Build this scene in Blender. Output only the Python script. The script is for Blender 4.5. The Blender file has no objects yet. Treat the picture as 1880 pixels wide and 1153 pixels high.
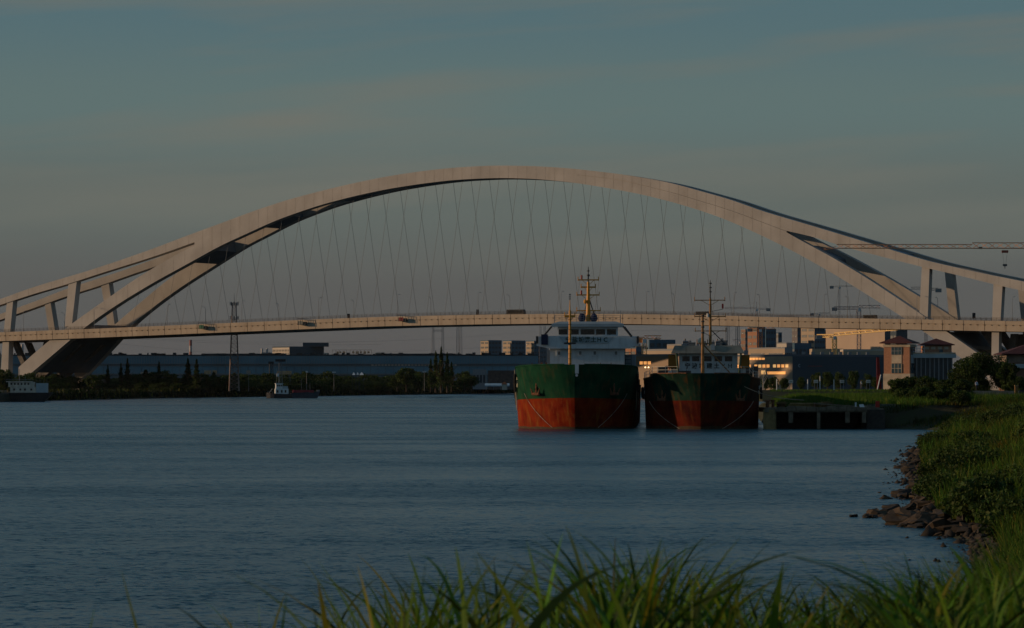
import bpy, math, random
import numpy as np
from mathutils import Vector, Matrix
random.seed(7); rng = np.random.default_rng(7)
R = math.radians
SC = bpy.context.scene
COL = SC.collection

# ------------------------------------------------------------------ camera
F = 6000.0          # focal length in photograph pixels (1880 wide)
HC = 6.5            # eye height above the river
HY = 704.0          # horizon row in the photograph
cam_d = bpy.data.cameras.new('camera'); cam = bpy.data.objects.new('camera', cam_d)
COL.objects.link(cam); SC.camera = cam
cam.location = (0, 0, HC); cam.rotation_euler = (R(90), 0, 0)
cam_d.sensor_width = 36.0; cam_d.lens = 36.0 * F / 1880.0
cam_d.shift_y = (HY - 576.5) / 1880.0
cam_d.clip_start = 0.5; cam_d.clip_end = 60000
cam_d.dof.use_dof = True; cam_d.dof.focus_distance = 430; cam_d.dof.aperture_fstop = 15.0

# ------------------------------------------------------------------ light
HAZE = 0.7e-5
CLOUD = 2.3
SUN_EL = 10.0
SUN_AZ = 1.0         # degrees the sun stands behind the line of the far left
sd = bpy.data.lights.new('sun', 'SUN'); sun = bpy.data.objects.new('sun', sd); COL.objects.link(sun)
sd.energy = 2.55; sd.angle = R(0.6); sd.color = (1.0, 0.67, 0.40)
to_sun = Vector((-math.cos(R(SUN_EL)) * math.cos(R(SUN_AZ)), math.cos(R(SUN_EL)) * math.sin(R(SUN_AZ)), math.sin(R(SUN_EL))))
sun.rotation_euler = to_sun.to_track_quat('Z', 'Y').to_euler()

world = bpy.data.worlds.new('World'); SC.world = world; world.use_nodes = True
wt = world.node_tree; wt.nodes.clear()
def wn(t, **k):
    n = wt.nodes.new(t)
    for a, b in k.items(): setattr(n, a, b)
    return n
wl = wt.links.new
out = wn('ShaderNodeOutputWorld'); bg = wn('ShaderNodeBackground'); wl(bg.outputs[0], out.inputs[0])
bg.inputs[1].default_value = 0.1
sky = wn('ShaderNodeTexSky', sky_type='NISHITA', sun_disc=False)
sky.sun_elevation = R(SUN_EL); sky.sun_rotation = math.atan2(to_sun.x, to_sun.y)
sky.air_density = 1.0; sky.dust_density = 0.6; sky.ozone_density = 1.6; sky.altitude = 10
tc = wn('ShaderNodeTexCoord'); sep = wn('ShaderNodeSeparateXYZ'); wl(tc.outputs['Generated'], sep.inputs[0])
# evening tint by height above the horizon (dusty mauve band, grey green, then teal)
ramp = wn('ShaderNodeValToRGB'); ramp.color_ramp.interpolation = 'EASE'
rz = wn('ShaderNodeMapRange'); rz.inputs[1].default_value = -0.02; rz.inputs[2].default_value = 0.30
wl(sep.outputs[2], rz.inputs[0]); wl(rz.outputs[0], ramp.inputs[0])
SKY = [(-0.02, (.094, .094, .098)), (0.008, (.100, .098, .098)), (0.026, (.108, .110, .107)), (0.055, (.130, .152, .140)),
       (0.085, (.124, .181, .178)), (0.115, (.098, .168, .188)), (0.20, (.062, .165, .245)), (0.30, (.036, .112, .205))]
cr = ramp.color_ramp
while len(cr.elements) < len(SKY): cr.elements.new(0.5)
for e, (z, c) in zip(cr.elements, SKY):
    e.position = (z + 0.02) / 0.32; e.color = (*c, 1)
# thin high streaks of cloud, stretched along the horizon and tilted a little
m0 = wn('ShaderNodeMapping'); m0.inputs['Rotation'].default_value = (0, R(4.5), 0); wl(tc.outputs['Generated'], m0.inputs[0])
mp = wn('ShaderNodeMapping'); mp.inputs['Scale'].default_value = (2.4, 2.4, 26); mp.inputs['Location'].default_value = (CLOUD, 0, 0)
wl(m0.outputs[0], mp.inputs[0])
cn = wn('ShaderNodeTexNoise'); cn.inputs['Scale'].default_value = 1.7; cn.inputs['Detail'].default_value = 5; cn.inputs['Roughness'].default_value = .5
wl(mp.outputs[0], cn.inputs[0])
cm = wn('ShaderNodeMapRange'); cm.inputs[1].default_value = .46; cm.inputs[2].default_value = .66; cm.inputs[3].default_value = 0; cm.inputs[4].default_value = .9
wl(cn.outputs[0], cm.inputs[0])
cmix = wn('ShaderNodeMix', data_type='RGBA'); cmix.inputs[7].default_value = (.176, .178, .152, 1)
fd = wn('ShaderNodeMapRange', interpolation_type='SMOOTHSTEP'); fd.inputs[1].default_value = .022; fd.inputs[2].default_value = .075   # low cloud is lost in the haze
wl(sep.outputs[2], fd.inputs[0]); fm = wn('ShaderNodeMath', operation='MULTIPLY'); wl(cm.outputs[0], fm.inputs[0]); wl(fd.outputs[0], fm.inputs[1]); wl(fm.outputs[0], cmix.inputs[0]); wl(ramp.outputs[0], cmix.inputs[6])
mul = wn('ShaderNodeMix', data_type='RGBA', blend_type='MULTIPLY'); mul.inputs[0].default_value = 1
SKYNORM = wn('ShaderNodeMix', data_type='RGBA'); SKYNORM.inputs[0].default_value = 0.92
SKYNORM.inputs[7].default_value = (9.6, 9.6, 9.6, 1)    # keep part of the physical sky, even it out
wl(sky.outputs[0], SKYNORM.inputs[6])
wl(SKYNORM.outputs[2], mul.inputs[6]); wl(cmix.outputs[2], mul.inputs[7]); wl(mul.outputs[2], bg.inputs[0])

SC.view_settings.view_transform = 'Standard'; SC.view_settings.look = 'None'
SC.view_settings.exposure = 0; SC.view_settings.gamma = 1; SC.view_settings.use_curve_mapping = False
SC.render.engine = 'CYCLES'
SC.cycles.max_bounces = 5; SC.cycles.transparent_max_bounces = 8; SC.cycles.volume_bounces = 0
SC.cycles.caustics_reflective = False; SC.cycles.caustics_refractive = False
SC.cycles.use_denoising = True

# ------------------------------------------------------------------ helpers
def P(px, py, Y):
    return Vector(((px - 940) * Y / F, Y, HC - (py - HY) * Y / F))
def PX(px, Y): return (px - 940) * Y / F
def PZ(py, Y): return HC - (py - HY) * Y / F
def PY(py, z=0.0): return F * (HC - z) / (py - HY)

MATS = {}
def mat(name, col, rough=.8, metal=0, var=.25, scale=.6, streak=0, streakcol=(.08, .04, .02), bump=0, emit=0, spec=.3, attr=False, obj=True, cols=None, trans=0):
    if name in MATS: return MATS[name]
    m = bpy.data.materials.new(name); m.use_nodes = True; nt = m.node_tree; N = nt.nodes; L = nt.links.new
    b = N['Principled BSDF']; b.inputs['Roughness'].default_value = rough; b.inputs['Metallic'].default_value = metal
    b.inputs['Specular IOR Level'].default_value = spec
    t = N.new('ShaderNodeTexCoord'); n = N.new('ShaderNodeTexNoise'); n.inputs['Scale'].default_value = scale; n.inputs['Detail'].default_value = 5
    geo = N.new('ShaderNodeNewGeometry'); L(geo.outputs['Position'], n.inputs[0])
    mx = N.new('ShaderNodeMix'); mx.data_type = 'RGBA'
    c2 = cols or tuple(min(1, c * (1 + var)) for c in col); c1 = col if cols else tuple(c * (1 - var) for c in col)
    mr = N.new('ShaderNodeMapRange'); mr.inputs[1].default_value = .32; mr.inputs[2].default_value = .68
    L(n.outputs[0], mr.inputs[0]); L(mr.outputs[0], mx.inputs[0])
    mx.inputs[6].default_value = (*c1, 1); mx.inputs[7].default_value = (*c2, 1)
    o = mx.outputs[2]
    if streak:
        mp = N.new('ShaderNodeMapping'); mp.inputs['Scale'].default_value = (1, 1, .12); L(geo.outputs['Position'], mp.inputs[0])
        n2 = N.new('ShaderNodeTexNoise'); n2.inputs['Scale'].default_value = scale * 3; n2.inputs['Detail'].default_value = 6; n2.inputs['Roughness'].default_value = .65
        L(mp.outputs[0], n2.inputs[0])
        m2 = N.new('ShaderNodeMapRange'); m2.inputs[1].default_value = .5; m2.inputs[2].default_value = .75; m2.inputs[4].default_value = streak
        L(n2.outputs[0], m2.inputs[0])
        mx2 = N.new('ShaderNodeMix'); mx2.data_type = 'RGBA'; L(m2.outputs[0], mx2.inputs[0]); L(o, mx2.inputs[6]); mx2.inputs[7].default_value = (*streakcol, 1)
        o = mx2.outputs[2]
    if attr:
        a = N.new('ShaderNodeAttribute'); a.attribute_name = 'tint'
        mx3 = N.new('ShaderNodeMix'); mx3.data_type = 'RGBA'; mx3.blend_type = 'MULTIPLY'; mx3.inputs[0].default_value = 1
        L(o, mx3.inputs[6]); L(a.outputs['Color'], mx3.inputs[7]); o = mx3.outputs[2]
    L(o, b.inputs['Base Color'])
    if trans:
        td = N.new('ShaderNodeBsdfTranslucent'); L(o, td.inputs[0]); ms = N.new('ShaderNodeMixShader'); ms.inputs[0].default_value = trans
        L(b.outputs[0], ms.inputs[1]); L(td.outputs[0], ms.inputs[2]); L(ms.outputs[0], N['Material Output'].inputs[0])
    if emit:
        b.inputs['Emission Strength'].default_value = emit; b.inputs['Emission Color'].default_value = (*col, 1)
    if bump:
        bp = N.new('ShaderNodeBump'); bp.inputs['Strength'].default_value = bump; bp.inputs['Distance'].default_value = .1
        L(n.outputs[0], bp.inputs['Height']); L(bp.outputs[0], b.inputs['Normal'])
    MATS[name] = m
    return m

def tag(o, label=None, cat=None, group=None, kind=None):
    if label: o['label'] = label
    if cat: o['category'] = cat
    if group: o['group'] = group
    if kind: o['kind'] = kind
    return o
def thing(name, label, cat, loc=(0, 0, 0), rz=0, group=None):
    o = bpy.data.objects.new(name, None); COL.objects.link(o); o.location = loc; o.rotation_euler = (0, 0, rz)
    o.empty_display_size = .5
    return tag(o, label, cat, group)
KIDS = {}
def link(name, me, parent=None, loc=(0, 0, 0)):
    o = bpy.data.objects.new(name, me); COL.objects.link(o); o.location = loc
    if parent is not None:
        o.parent = parent; KIDS.setdefault(parent.name, []).append(o)
    return o
def copy_tree(o, parent=None, loc=None, rz=None, scale=None, label=None):
    c = o.copy(); COL.objects.link(c); c.parent = parent
    if parent is not None: KIDS.setdefault(parent.name, []).append(c)
    if loc is not None: c.location = loc
    if rz is not None: c.rotation_euler = (0, 0, rz)
    if scale is not None: c.scale = scale
    if label: c['label'] = label
    for ch in list(KIDS.get(o.name, [])): copy_tree(ch, c)
    return c

class MB:
    def __init__(s): s.v = []; s.f = []
    def add(s, vs, fs):
        k = len(s.v); s.v += [tuple(p) for p in vs]; s.f += [tuple(i + k for i in f) for f in fs]; return s
    def hexa(s, p):   # 8 points: bottom ring then top ring
        return s.add(p, [(3, 2, 1, 0), (4, 5, 6, 7), (0, 1, 5, 4), (1, 2, 6, 5), (2, 3, 7, 6), (3, 0, 4, 7)])
    def box(s, x0, x1, y0, y1, z0, z1):
        return s.hexa([(x0, y0, z0), (x1, y0, z0), (x1, y1, z0), (x0, y1, z0), (x0, y0, z1), (x1, y0, z1), (x1, y1, z1), (x0, y1, z1)])
    def tube(s, a, b, r, r2=None, n=6, caps=True):
        a = Vector(a); b = Vector(b); d = (b - a)
        if d.length < 1e-6: return s
        q = d.to_track_quat('Z', 'Y'); r2 = r if r2 is None else r2
        vs = []
        for c, rr in ((a, r), (b, r2)):
            for i in range(n):
                t = 2 * math.pi * (i + .5) / n; vs.append(c + q @ Vector((rr * math.cos(t), rr * math.sin(t), 0)))
        fs = [(i, (i + 1) % n, n + (i + 1) % n, n + i) for i in range(n)]
        if caps: fs += [tuple(range(n - 1, -1, -1)), tuple(range(n, 2 * n))]
        return s.add(vs, fs)
    def path(s, pts, r, n=5):
        for a, b in zip(pts[:-1], pts[1:]): s.tube(a, b, r, n=n)
        return s
    def ball(s, c, rx, ry=None, rz=None, n=8, m=6, jit=0):
        ry = rx if ry is None else ry; rz = rx if rz is None else rz; vs = [(c[0], c[1], c[2] - rz)]
        for j in range(1, m):
            ph = -math.pi / 2 + math.pi * j / m
            for i in range(n):
                t = 2 * math.pi * i / n; k = 1 + jit * (random.random() - .5)
                vs.append((c[0] + rx * k * math.cos(ph) * math.cos(t), c[1] + ry * k * math.cos(ph) * math.sin(t), c[2] + rz * k * math.sin(ph)))
        vs.append((c[0], c[1], c[2] + rz)); fs = []
        for i in range(n):
            fs.append((0, 1 + (i + 1) % n, 1 + i)); fs.append((len(vs) - 1, 1 + (m - 2) * n + i, 1 + (m - 2) * n + (i + 1) % n))
            for j in range(m - 2):
                a = 1 + j * n; fs.append((a + i, a + (i + 1) % n, a + n + (i + 1) % n, a + n + i))
        return s.add(vs, fs)
    def torus(s, c, R1, r1, axis='y', n=12, m=6):
        vs = []
        for i in range(n):
            t = 2 * math.pi * i / n
            for j in range(m):
                q = 2 * math.pi * j / m; d = R1 + r1 * math.cos(q); a, b2, e = d * math.cos(t), d * math.sin(t), r1 * math.sin(q)
                p = (a, e, b2) if axis == 'y' else ((e, a, b2) if axis == 'x' else (a, b2, e))
                vs.append((c[0] + p[0], c[1] + p[1], c[2] + p[2]))
        return s.add(vs, [(i * m + j, ((i + 1) % n) * m + j, ((i + 1) % n) * m + (j + 1) % m, i * m + (j + 1) % m) for i in range(n) for j in range(m)])
    def truss(s, a, b, w, step, r, up=Vector((0, 0, 1)), tri=False, n=3):   # lattice beam
        a = Vector(a); b = Vector(b); d = (b - a).normalized(); L = (b - a).length
        side = d.cross(up)
        if side.length < .05: side = d.cross(Vector((0, 1, 0)))
        side.normalize(); u2 = side.cross(d).normalized()
        offs = [side * w / 2, -side * w / 2, u2 * w] if tri else [side * w / 2 + u2 * w / 2, -side * w / 2 + u2 * w / 2, -side * w / 2 - u2 * w / 2, side * w / 2 - u2 * w / 2]
        for o in offs: s.tube(a + o, b + o, r, n=n, caps=False)
        k = max(1, int(L / step)); m = len(offs)
        for i in range(k):
            p = a + d * L * i / k; q = a + d * L * (i + 1) / k
            for j in range(m):
                o1, o2 = offs[j], offs[(j + 1) % m]
                s.tube(p + o1, q + o2, r * .6, n=n, caps=False) if i % 2 else s.tube(p + o2, q + o1, r * .6, n=n, caps=False)
                if m == 4: s.tube(p + o1, p + o2, r * .6, n=n, caps=False)
        return s
    def mesh(s, name, m=None, smooth=False, recalc=False):
        me = bpy.data.meshes.new(name); me.from_pydata(s.v, [], s.f)
        if recalc:
            import bmesh
            bm = bmesh.new(); bm.from_mesh(me); bmesh.ops.recalc_face_normals(bm, faces=bm.faces); bm.to_mesh(me); bm.free()
        if m: me.materials.append(m)
        if smooth: me.polygons.foreach_set('use_smooth', [True] * len(me.polygons))
        return me
    def build(s, name, m, parent=None, world=False, smooth=False, label=None, recalc=False):
        if world and parent is not None:
            o = Vector((0, 0, 0)); p = parent
            while p is not None: o += p.location; p = p.parent
            s.v = [(a[0] - o.x, a[1] - o.y, a[2] - o.z) for a in s.v]
        ob = link(name, s.mesh(name, m, smooth, recalc), parent)
        if label: ob['label'] = label
        return ob

def np_mesh(name, V, Fq, m, tint=None, nper=4, smooth=False):
    """V (n,3) array, Fq (k,nper) array -> mesh, optional per-vertex tint (n,3)"""
    me = bpy.data.meshes.new(name); V = np.asarray(V, np.float32); Fq = np.asarray(Fq, np.int32)
    me.vertices.add(len(V)); me.vertices.foreach_set('co', V.ravel())
    me.loops.add(Fq.size); me.loops.foreach_set('vertex_index', Fq.ravel())
    me.polygons.add(len(Fq)); me.polygons.foreach_set('loop_start', np.arange(0, Fq.size, nper, dtype=np.int32))
    if tint is not None:
        a = me.color_attributes.new('tint', 'FLOAT_COLOR', 'POINT'); c = np.ones((len(V), 4), np.float32); c[:, :3] = tint; a.data.foreach_set('color', c.ravel())
    me.materials.append(m); me.update(calc_edges=True); me.validate()
    if smooth: me.polygons.foreach_set('use_smooth', [True] * len(me.polygons))
    return me

# ------------------------------------------------------------------ materials
CONC = mat('arch concrete', (.40, .375, .34), .85, var=.12, scale=.09, streak=.45, streakcol=(.29, .255, .21))  # same concrete tone on every face
CONC2 = mat('deck concrete', (.45, .37, .28), .85, var=.12, scale=.15, streak=.5, streakcol=(.24, .16, .10))
STEELD = mat('dark steel', (.035, .04, .045), .6, var=.2)
CABLE = mat('hanger sheath', (.15, .16, .16), .6, var=.1)
GALV = mat('galvanised steel', (.25, .26, .27), .5, var=.1)
WHITE = mat('white ship paint', (.62, .66, .68), .5, var=.08, scale=.8, streak=.35, streakcol=(.33, .30, .26))
GLASS = mat('dark window glass', (.012, .016, .018), .12, var=.1, spec=.6)
ORANGE = mat('orange mast paint', (.62, .27, .03), .5, var=.15, scale=2)
ROPE = mat('rope', (.30, .25, .18), .9)
RUBBER = mat('black rubber', (.02, .02, .02), .9)
WAVE = (.6, 1.7)
# ------------------------------------------------------------------ water
def water_mat():
    m = bpy.data.materials.new('river water'); m.use_nodes = True; N = m.node_tree.nodes; L = m.node_tree.links.new
    b = N['Principled BSDF']; b.inputs['Base Color'].default_value = (.008, .066, .098, 1); pass
    b.inputs['IOR'].default_value = 1.33
    g = N.new('ShaderNodeNewGeometry')
    def noise(sx, sy, sc, det=2, ro=.5, rot=0, out='Color'):
        mp = N.new('ShaderNodeMapping'); mp.inputs['Scale'].default_value = (sx, sy, 1); mp.inputs['Rotation'].default_value = (0, 0, R(rot)); L(g.outputs['Position'], mp.inputs[0])
        n = N.new('ShaderNodeTexNoise'); n.inputs['Scale'].default_value = sc; n.inputs['Detail'].default_value = det; n.inputs['Roughness'].default_value = ro
        L(mp.outputs[0], n.inputs[0]); return n.outputs['Color' if out == 'Color' else 0]
    def vm(op, a, c):
        k = N.new('ShaderNodeVectorMath'); k.operation = op
        for i, x in enumerate((a, c)):
            if x is None: continue
            if isinstance(x, tuple): k.inputs[i].default_value = x
            else: L(x, k.inputs[i])
        return k.outputs[0]
    H = (.5, .5, .5)
    def wave(sx, sy, sc, ax, ay, rot, det=2): return vm('MULTIPLY', vm('SUBTRACT', noise(sx, sy, sc, det, .55, rot), H), (ax, ay, 0))
    fine = vm('ADD', wave(.8, 1, 4.6, 1.1, 1.7, -6, 3), wave(.65, 1, 1.6, .75, 1.1, 12, 3))
    patch = noise(.30, 1, .035, 5, .66, 4, 'f'); patch2 = noise(.20, 1, .16, 3, .6, -3, 'f')
    mr = N.new('ShaderNodeMapRange'); mr.inputs[1].default_value = .38; mr.inputs[2].default_value = .62; mr.inputs[3].default_value = WAVE[0]; mr.inputs[4].default_value = WAVE[1]
    L(patch, mr.inputs[0]); ro = N.new('ShaderNodeMapRange'); ro.inputs[1].default_value = .36; ro.inputs[2].default_value = .64; ro.inputs[3].default_value = .20; ro.inputs[4].default_value = .31; L(patch, ro.inputs[0]); L(ro.outputs[0], b.inputs['Roughness']); m2 = N.new('ShaderNodeMapRange'); m2.inputs[1].default_value = .35; m2.inputs[2].default_value = .65; m2.inputs[3].default_value = .65; m2.inputs[4].default_value = 1.25
    L(patch2, m2.inputs[0]); mm = N.new('ShaderNodeMath'); mm.operation = 'MULTIPLY'; L(mr.outputs[0], mm.inputs[0]); L(m2.outputs[0], mm.inputs[1])
    sc = N.new('ShaderNodeVectorMath'); sc.operation = 'SCALE'; L(fine, sc.inputs[0]); L(mm.outputs[0], sc.inputs[3])
    nn = vm('NORMALIZE', vm('ADD', vm('ADD', sc.outputs[0], wave(.35, 1, .12, .03, .08, 3)), (0, 0, 1)), None)
    L(nn, b.inputs['Normal'])
    return m
mb = MB(); mb.add([(-9000, -300, 0), (9000, -300, 0), (9000, 12000, 0), (-9000, 12000, 0)], [(0, 1, 2, 3)])
tag(mb.build('river_water', water_mat()), 'grey blue river water rippled by a light wind', None, kind='structure')

# ------------------------------------------------------------------ near bank terrain
SHORE = np.array([(-400, -60), (-200, -20), (-60, 3), (-22, 13), (-8, 24), (1, 40), (7, 60), (11.5, 85), (15.2, 108), (18.3, 130), (19.4, 158), (22.8, 185), (27.0, 222),
                  (30.2, 250), (36.6, 300), (44.6, 352), (53.5, 404), (59, 436), (58, 462), (49, 474), (38, 486), (40, 520), (52, 700), (84, 1000), (190, 1500), (300, 2200), (320, 2900)], float)
def shore_dist(x, y):
    """distance to the waterline, positive on land"""
    x = np.asarray(x, float); y = np.asarray(y, float); d = np.full(x.shape, 1e9); cross = np.zeros(x.shape)
    for (ax, ay), (bx, by) in zip(SHORE[:-1], SHORE[1:]):
        dx, dy = bx - ax, by - ay; t = np.clip(((x - ax) * dx + (y - ay) * dy) / (dx * dx + dy * dy), 0, 1)
        q = np.hypot(x - ax - t * dx, y - ay - t * dy); s = np.sign((x - ax) * dy - (y - ay) * dx)
        u = q < d - 1e-9; cross = np.where(u, s, cross); d = np.where(u, q, d)
    # robust side: crossing test in y -> shoreline x
    inside = np.zeros(x.shape, bool)
    for (ax, ay), (bx, by) in zip(SHORE[:-1], SHORE[1:]):
        c = ((ay > y) != (by > y)); xi = ax + (y - ay) * (bx - ax) / ((by - ay) if by != ay else 1e-9); inside ^= c & (x > xi)
    return np.where(inside, d, -d)
def vnoise(x, y, s, seed=0):
    r = np.random.default_rng(seed); x = x / s; y = y / s; v = 0
    for k in range(5):
        a, b_, ph = r.uniform(-1, 1) * 2, r.uniform(-1, 1) * 2, r.uniform(0, 6.28)
        v = v + np.sin(a * x * (1 + k * .6) + b_ * y * (1 + k * .6) + ph) / (1 + k * .5)
    return v / 2.6
def ground_z(x, y):
    x = np.asarray(x, float); y = np.asarray(y, float); d = shore_dist(x, y)
    z = np.interp(d, [-30, -4, 0, 2, 8, 16, 22, 60], [-3, -1.2, 0, .55, 2.3, 4.3, 4.9, 5.0])
    z = np.where(y > 468, np.interp(d, [-30, -4, 0, 1, 6, 30, 400], [-3, -1.5, 0, 2.2, 3.4, 3.8, 4.0]), z)
    t = np.clip((y - 400) / 60, 0, 1)   # bank sinks towards the field behind the wharf
    z = np.where((y > 400) & (z > 3.6), z - t * (z - 3.9) * (y <= 468) - 0, z)
    return z + .22 * vnoise(x, y, 6, 3) * np.clip(d / 6, 0, 1)
ys = np.concatenate([np.arange(-60, 0, 4), np.arange(0, 120, 1.5), np.arange(120, 520, 3), np.arange(520, 1000, 20), np.geomspace(1000, 2900, 20)])
us = np.concatenate([[-12, -6, -3, -1.5, 0, .7, 1.5, 3, 4.5, 6, 8, 10, 13, 16, 20, 25, 32, 42, 60, 90, 140, 220, 400, 800, 1600, 5000]])
def shore_x(y): return float(np.interp(y, SHORE[:, 1], SHORE[:, 0]))
V = []
for y in ys:
    sx = shore_x(y); xs = sx + us * (1 if y > 60 else 1.5); V.append(np.stack([xs, np.full_like(xs, y), np.zeros_like(xs)], 1))
V = np.concatenate(V); V[:, 2] = ground_z(V[:, 0], V[:, 1]); nU = len(us); nY = len(ys)
Fq = [(j * nU + i, j * nU + i + 1, (j + 1) * nU + i + 1, (j + 1) * nU + i) for j in range(nY - 1) for i in range(nU - 1)]
SOIL = mat('bank soil and thatch', (.030, .026, .014), .95, cols=(.030, .040, .012), scale=.5, bump=.4)
tag(link('river_bank', np_mesh('river_bank', V, Fq, SOIL, smooth=True)), 'grassy earth bank along the right side of the river', None, kind='structure')

# far bank, from the left edge to the bend behind the ships
line = [(-2600, 700), (-600, 1010)] + [(PX(px, PY(py)), PY(py)) for px, py in ((-60, 740.5), (0, 738), (150, 734.5), (300, 731), (450, 729), (600, 727), (780, 724.5), (940, 722))] + [(140, 2500), (330, 2750), (700, 2900), (6000, 3200)]
prof = [(-25, -3), (0, -.3), (3, .5), (9, 1.4), (16, 2.6), (40, 3.0), (140, 3.0), (600, 3.2), (3000, 3.4), (9000, 3.4)]
V = []; Fq = []
LX = np.array([p[0] for p in line]); LYv = np.array([p[1] for p in line])
xs = np.unique(np.concatenate([LX, np.arange(-600, 400, 12)]))
for x in xs:
    y0 = float(np.interp(x, LX, LYv))
    for d, z in prof: V.append((x + d * 0, y0 + d + 1.5 * math.sin(x * .13), z + (.25 * math.sin(x * .31) if 3 < d < 50 else 0)))
n = len(prof); Fq = [(i * n + j, (i + 1) * n + j, (i + 1) * n + j + 1, i * n + j + 1) for i in range(len(xs) - 1) for j in range(n - 1)]
FARSOIL = mat('far bank scrub', (.012, .016, .010), .95, cols=(.020, .024, .012), scale=.15)
tag(link('far_river_bank', np_mesh('far_river_bank', V, Fq, FARSOIL, smooth=True)), 'low dark scrubby bank across the river', None, kind='structure')
def far_y(x): return float(np.interp(x, LX, LYv))

# ------------------------------------------------------------------ bridge
TH = R(-28); B = Vector((math.cos(TH), math.sin(TH), 0)); NV = Vector((-math.sin(TH), math.cos(TH), 0)); O = Vector((0, 1400, 0))
DW = 44.0
def bw(u, v, z): return O + B * u + NV * v + Vector((0, 0, z))
def cast(px, py, v0=0.0, k=0.0, z0=0.0):
    d = Vector(((px - 940) / F, 1, -(py - HY) / F)); dn = d.x * NV.x + d.y * NV.y
    t = (O.dot(NV) + v0 + k * (HC - z0)) / (dn - k * d.z); p = d * t; z = HC + p.z
    return (p - O).dot(B), v0 + k * (z - z0), z        # u, v, z
V0, KV, ZD = 3.0, .215, 35.0     # the rib planes lean inward
def rib(px, py): return cast(px, py, V0, KV, ZD)
def smooth_tab(tab, xs):
    a = np.array(tab, float); lo, hi = a[0, 0], a[-1, 0]; g = np.arange(lo, hi + .5, 2.0); y = np.interp(g, a[:, 0], a[:, 1]); k = 12
    if len(g) < 2 * k: return np.interp(xs, a[:, 0], a[:, 1])
    yp = np.pad(y, k, mode='reflect', reflect_type='odd'); return np.interp(xs, g, np.convolve(yp, np.ones(2 * k + 1) / (2 * k + 1), 'valid'))
TOP = [(-160, 603), (-80, 576), (0, 549.5), (31, 537.7), (62, 526.8), (125, 508), (153, 500), (219, 478.4), (281, 456.5), (359, 426.8), (406, 409.7), (462, 388.6), (525, 367.5), (587, 351), (650, 336), (712, 323.4), (775, 314),
       (830, 308), (880, 304.9), (913, 303.6), (985, 305), (1047, 309), (1100, 315), (1135, 319), (1185, 327), (1235, 336.5), (1340, 366), (1400, 387.8), (1494, 415.5), (1619, 453.4), (1700, 478.4), (1800, 501), (1880, 517), (1960, 533), (2080, 556)]
UPB = [(-160, 612), (-80, 586), (0, 560), (62, 539.5), (125, 521.5), (187, 501), (250, 481.5), (312, 461), (356, 444.6)]
UPBR = [(1444, 423.7), (1494, 434.9), (1556, 455), (1634, 475), (1697, 491), (1762, 506), (1825, 522), (1880, 534.5), (1960, 551), (2080, 575)]
LOT = [(8, 697), (28, 680), (80, 633), (134, 592.4), (187, 555), (250, 511), (312, 473.7), (356, 451)]
BOT = [(34, 703), (55, 687), (128, 625), (162, 595.5), (219, 556.5), (281, 519), (347, 483), (406, 450), (431, 439), (462, 425), (494, 409.8), (525, 397.5), (587, 376.5), (650, 360), (712, 346.8), (775, 337), (830, 330.5), (880, 327.8), (922, 326.5), (985, 328.5), (1047, 334.5),
       (1094, 341.5), (1172, 355.5), (1235, 371), (1297, 390), (1340, 406), (1400, 433), (1462, 464), (1525, 499.5), (1587, 537.7), (1650, 577.5), (1692, 606), (1760, 654), (1826, 703)]
LOTR = [(1444, 426.5), (1462, 437), (1525, 470.6), (1587, 507.5), (1650, 549), (1697, 581), (1735, 606.5), (1800, 652), (1868, 702)]
GRV = [(1060, 321), (1141, 330.5), (1235, 353.5), (1340, 385.5), (1444, 424.7)]     # construction line between the two strands
GRVL = [(356, 446.6), (420, 424), (500, 394), (600, 360)]
DEP = 4.2
def strand(top, bot, x0, x1, n, sub=None):
    xs = np.linspace(x0, x1, n); t = smooth_tab(top, xs); b = smooth_tab(bot, xs); return [(rib(x, a), rib(x, c)) for x, a, c in zip(xs, t, b)]
def strand_mesh(st, far, d0=0, d1=DEP):
    m = MB(); V = []
    for (ut, vt, zt), (ub, vb, zb) in st:
        for (u, v, z) in ((ut, vt, zt), (ub, vb, zb)):
            for d in (d0, d1):
                vv = v + d; V.append(bw(u, DW - vv if far else vv, z))
    n = len(st); fs = []
    for i in range(n - 1):
        a = i * 4; b = a + 4; fs += [(a, b, b + 2, a + 2), (a + 1, a + 3, b + 3, b + 1), (a, a + 1, b + 1, b), (a + 2, b + 2, b + 3, a + 3)]
    fs += [(0, 2, 3, 1), (4 * n - 4, 4 * n - 3, 4 * n - 1, 4 * n - 2)]
    return m.add(V, fs)
bridge = thing('arch_bridge', 'long pale concrete arch bridge with hanger cables crossing the whole river', 'bridge', O)
XU = 1060
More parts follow.
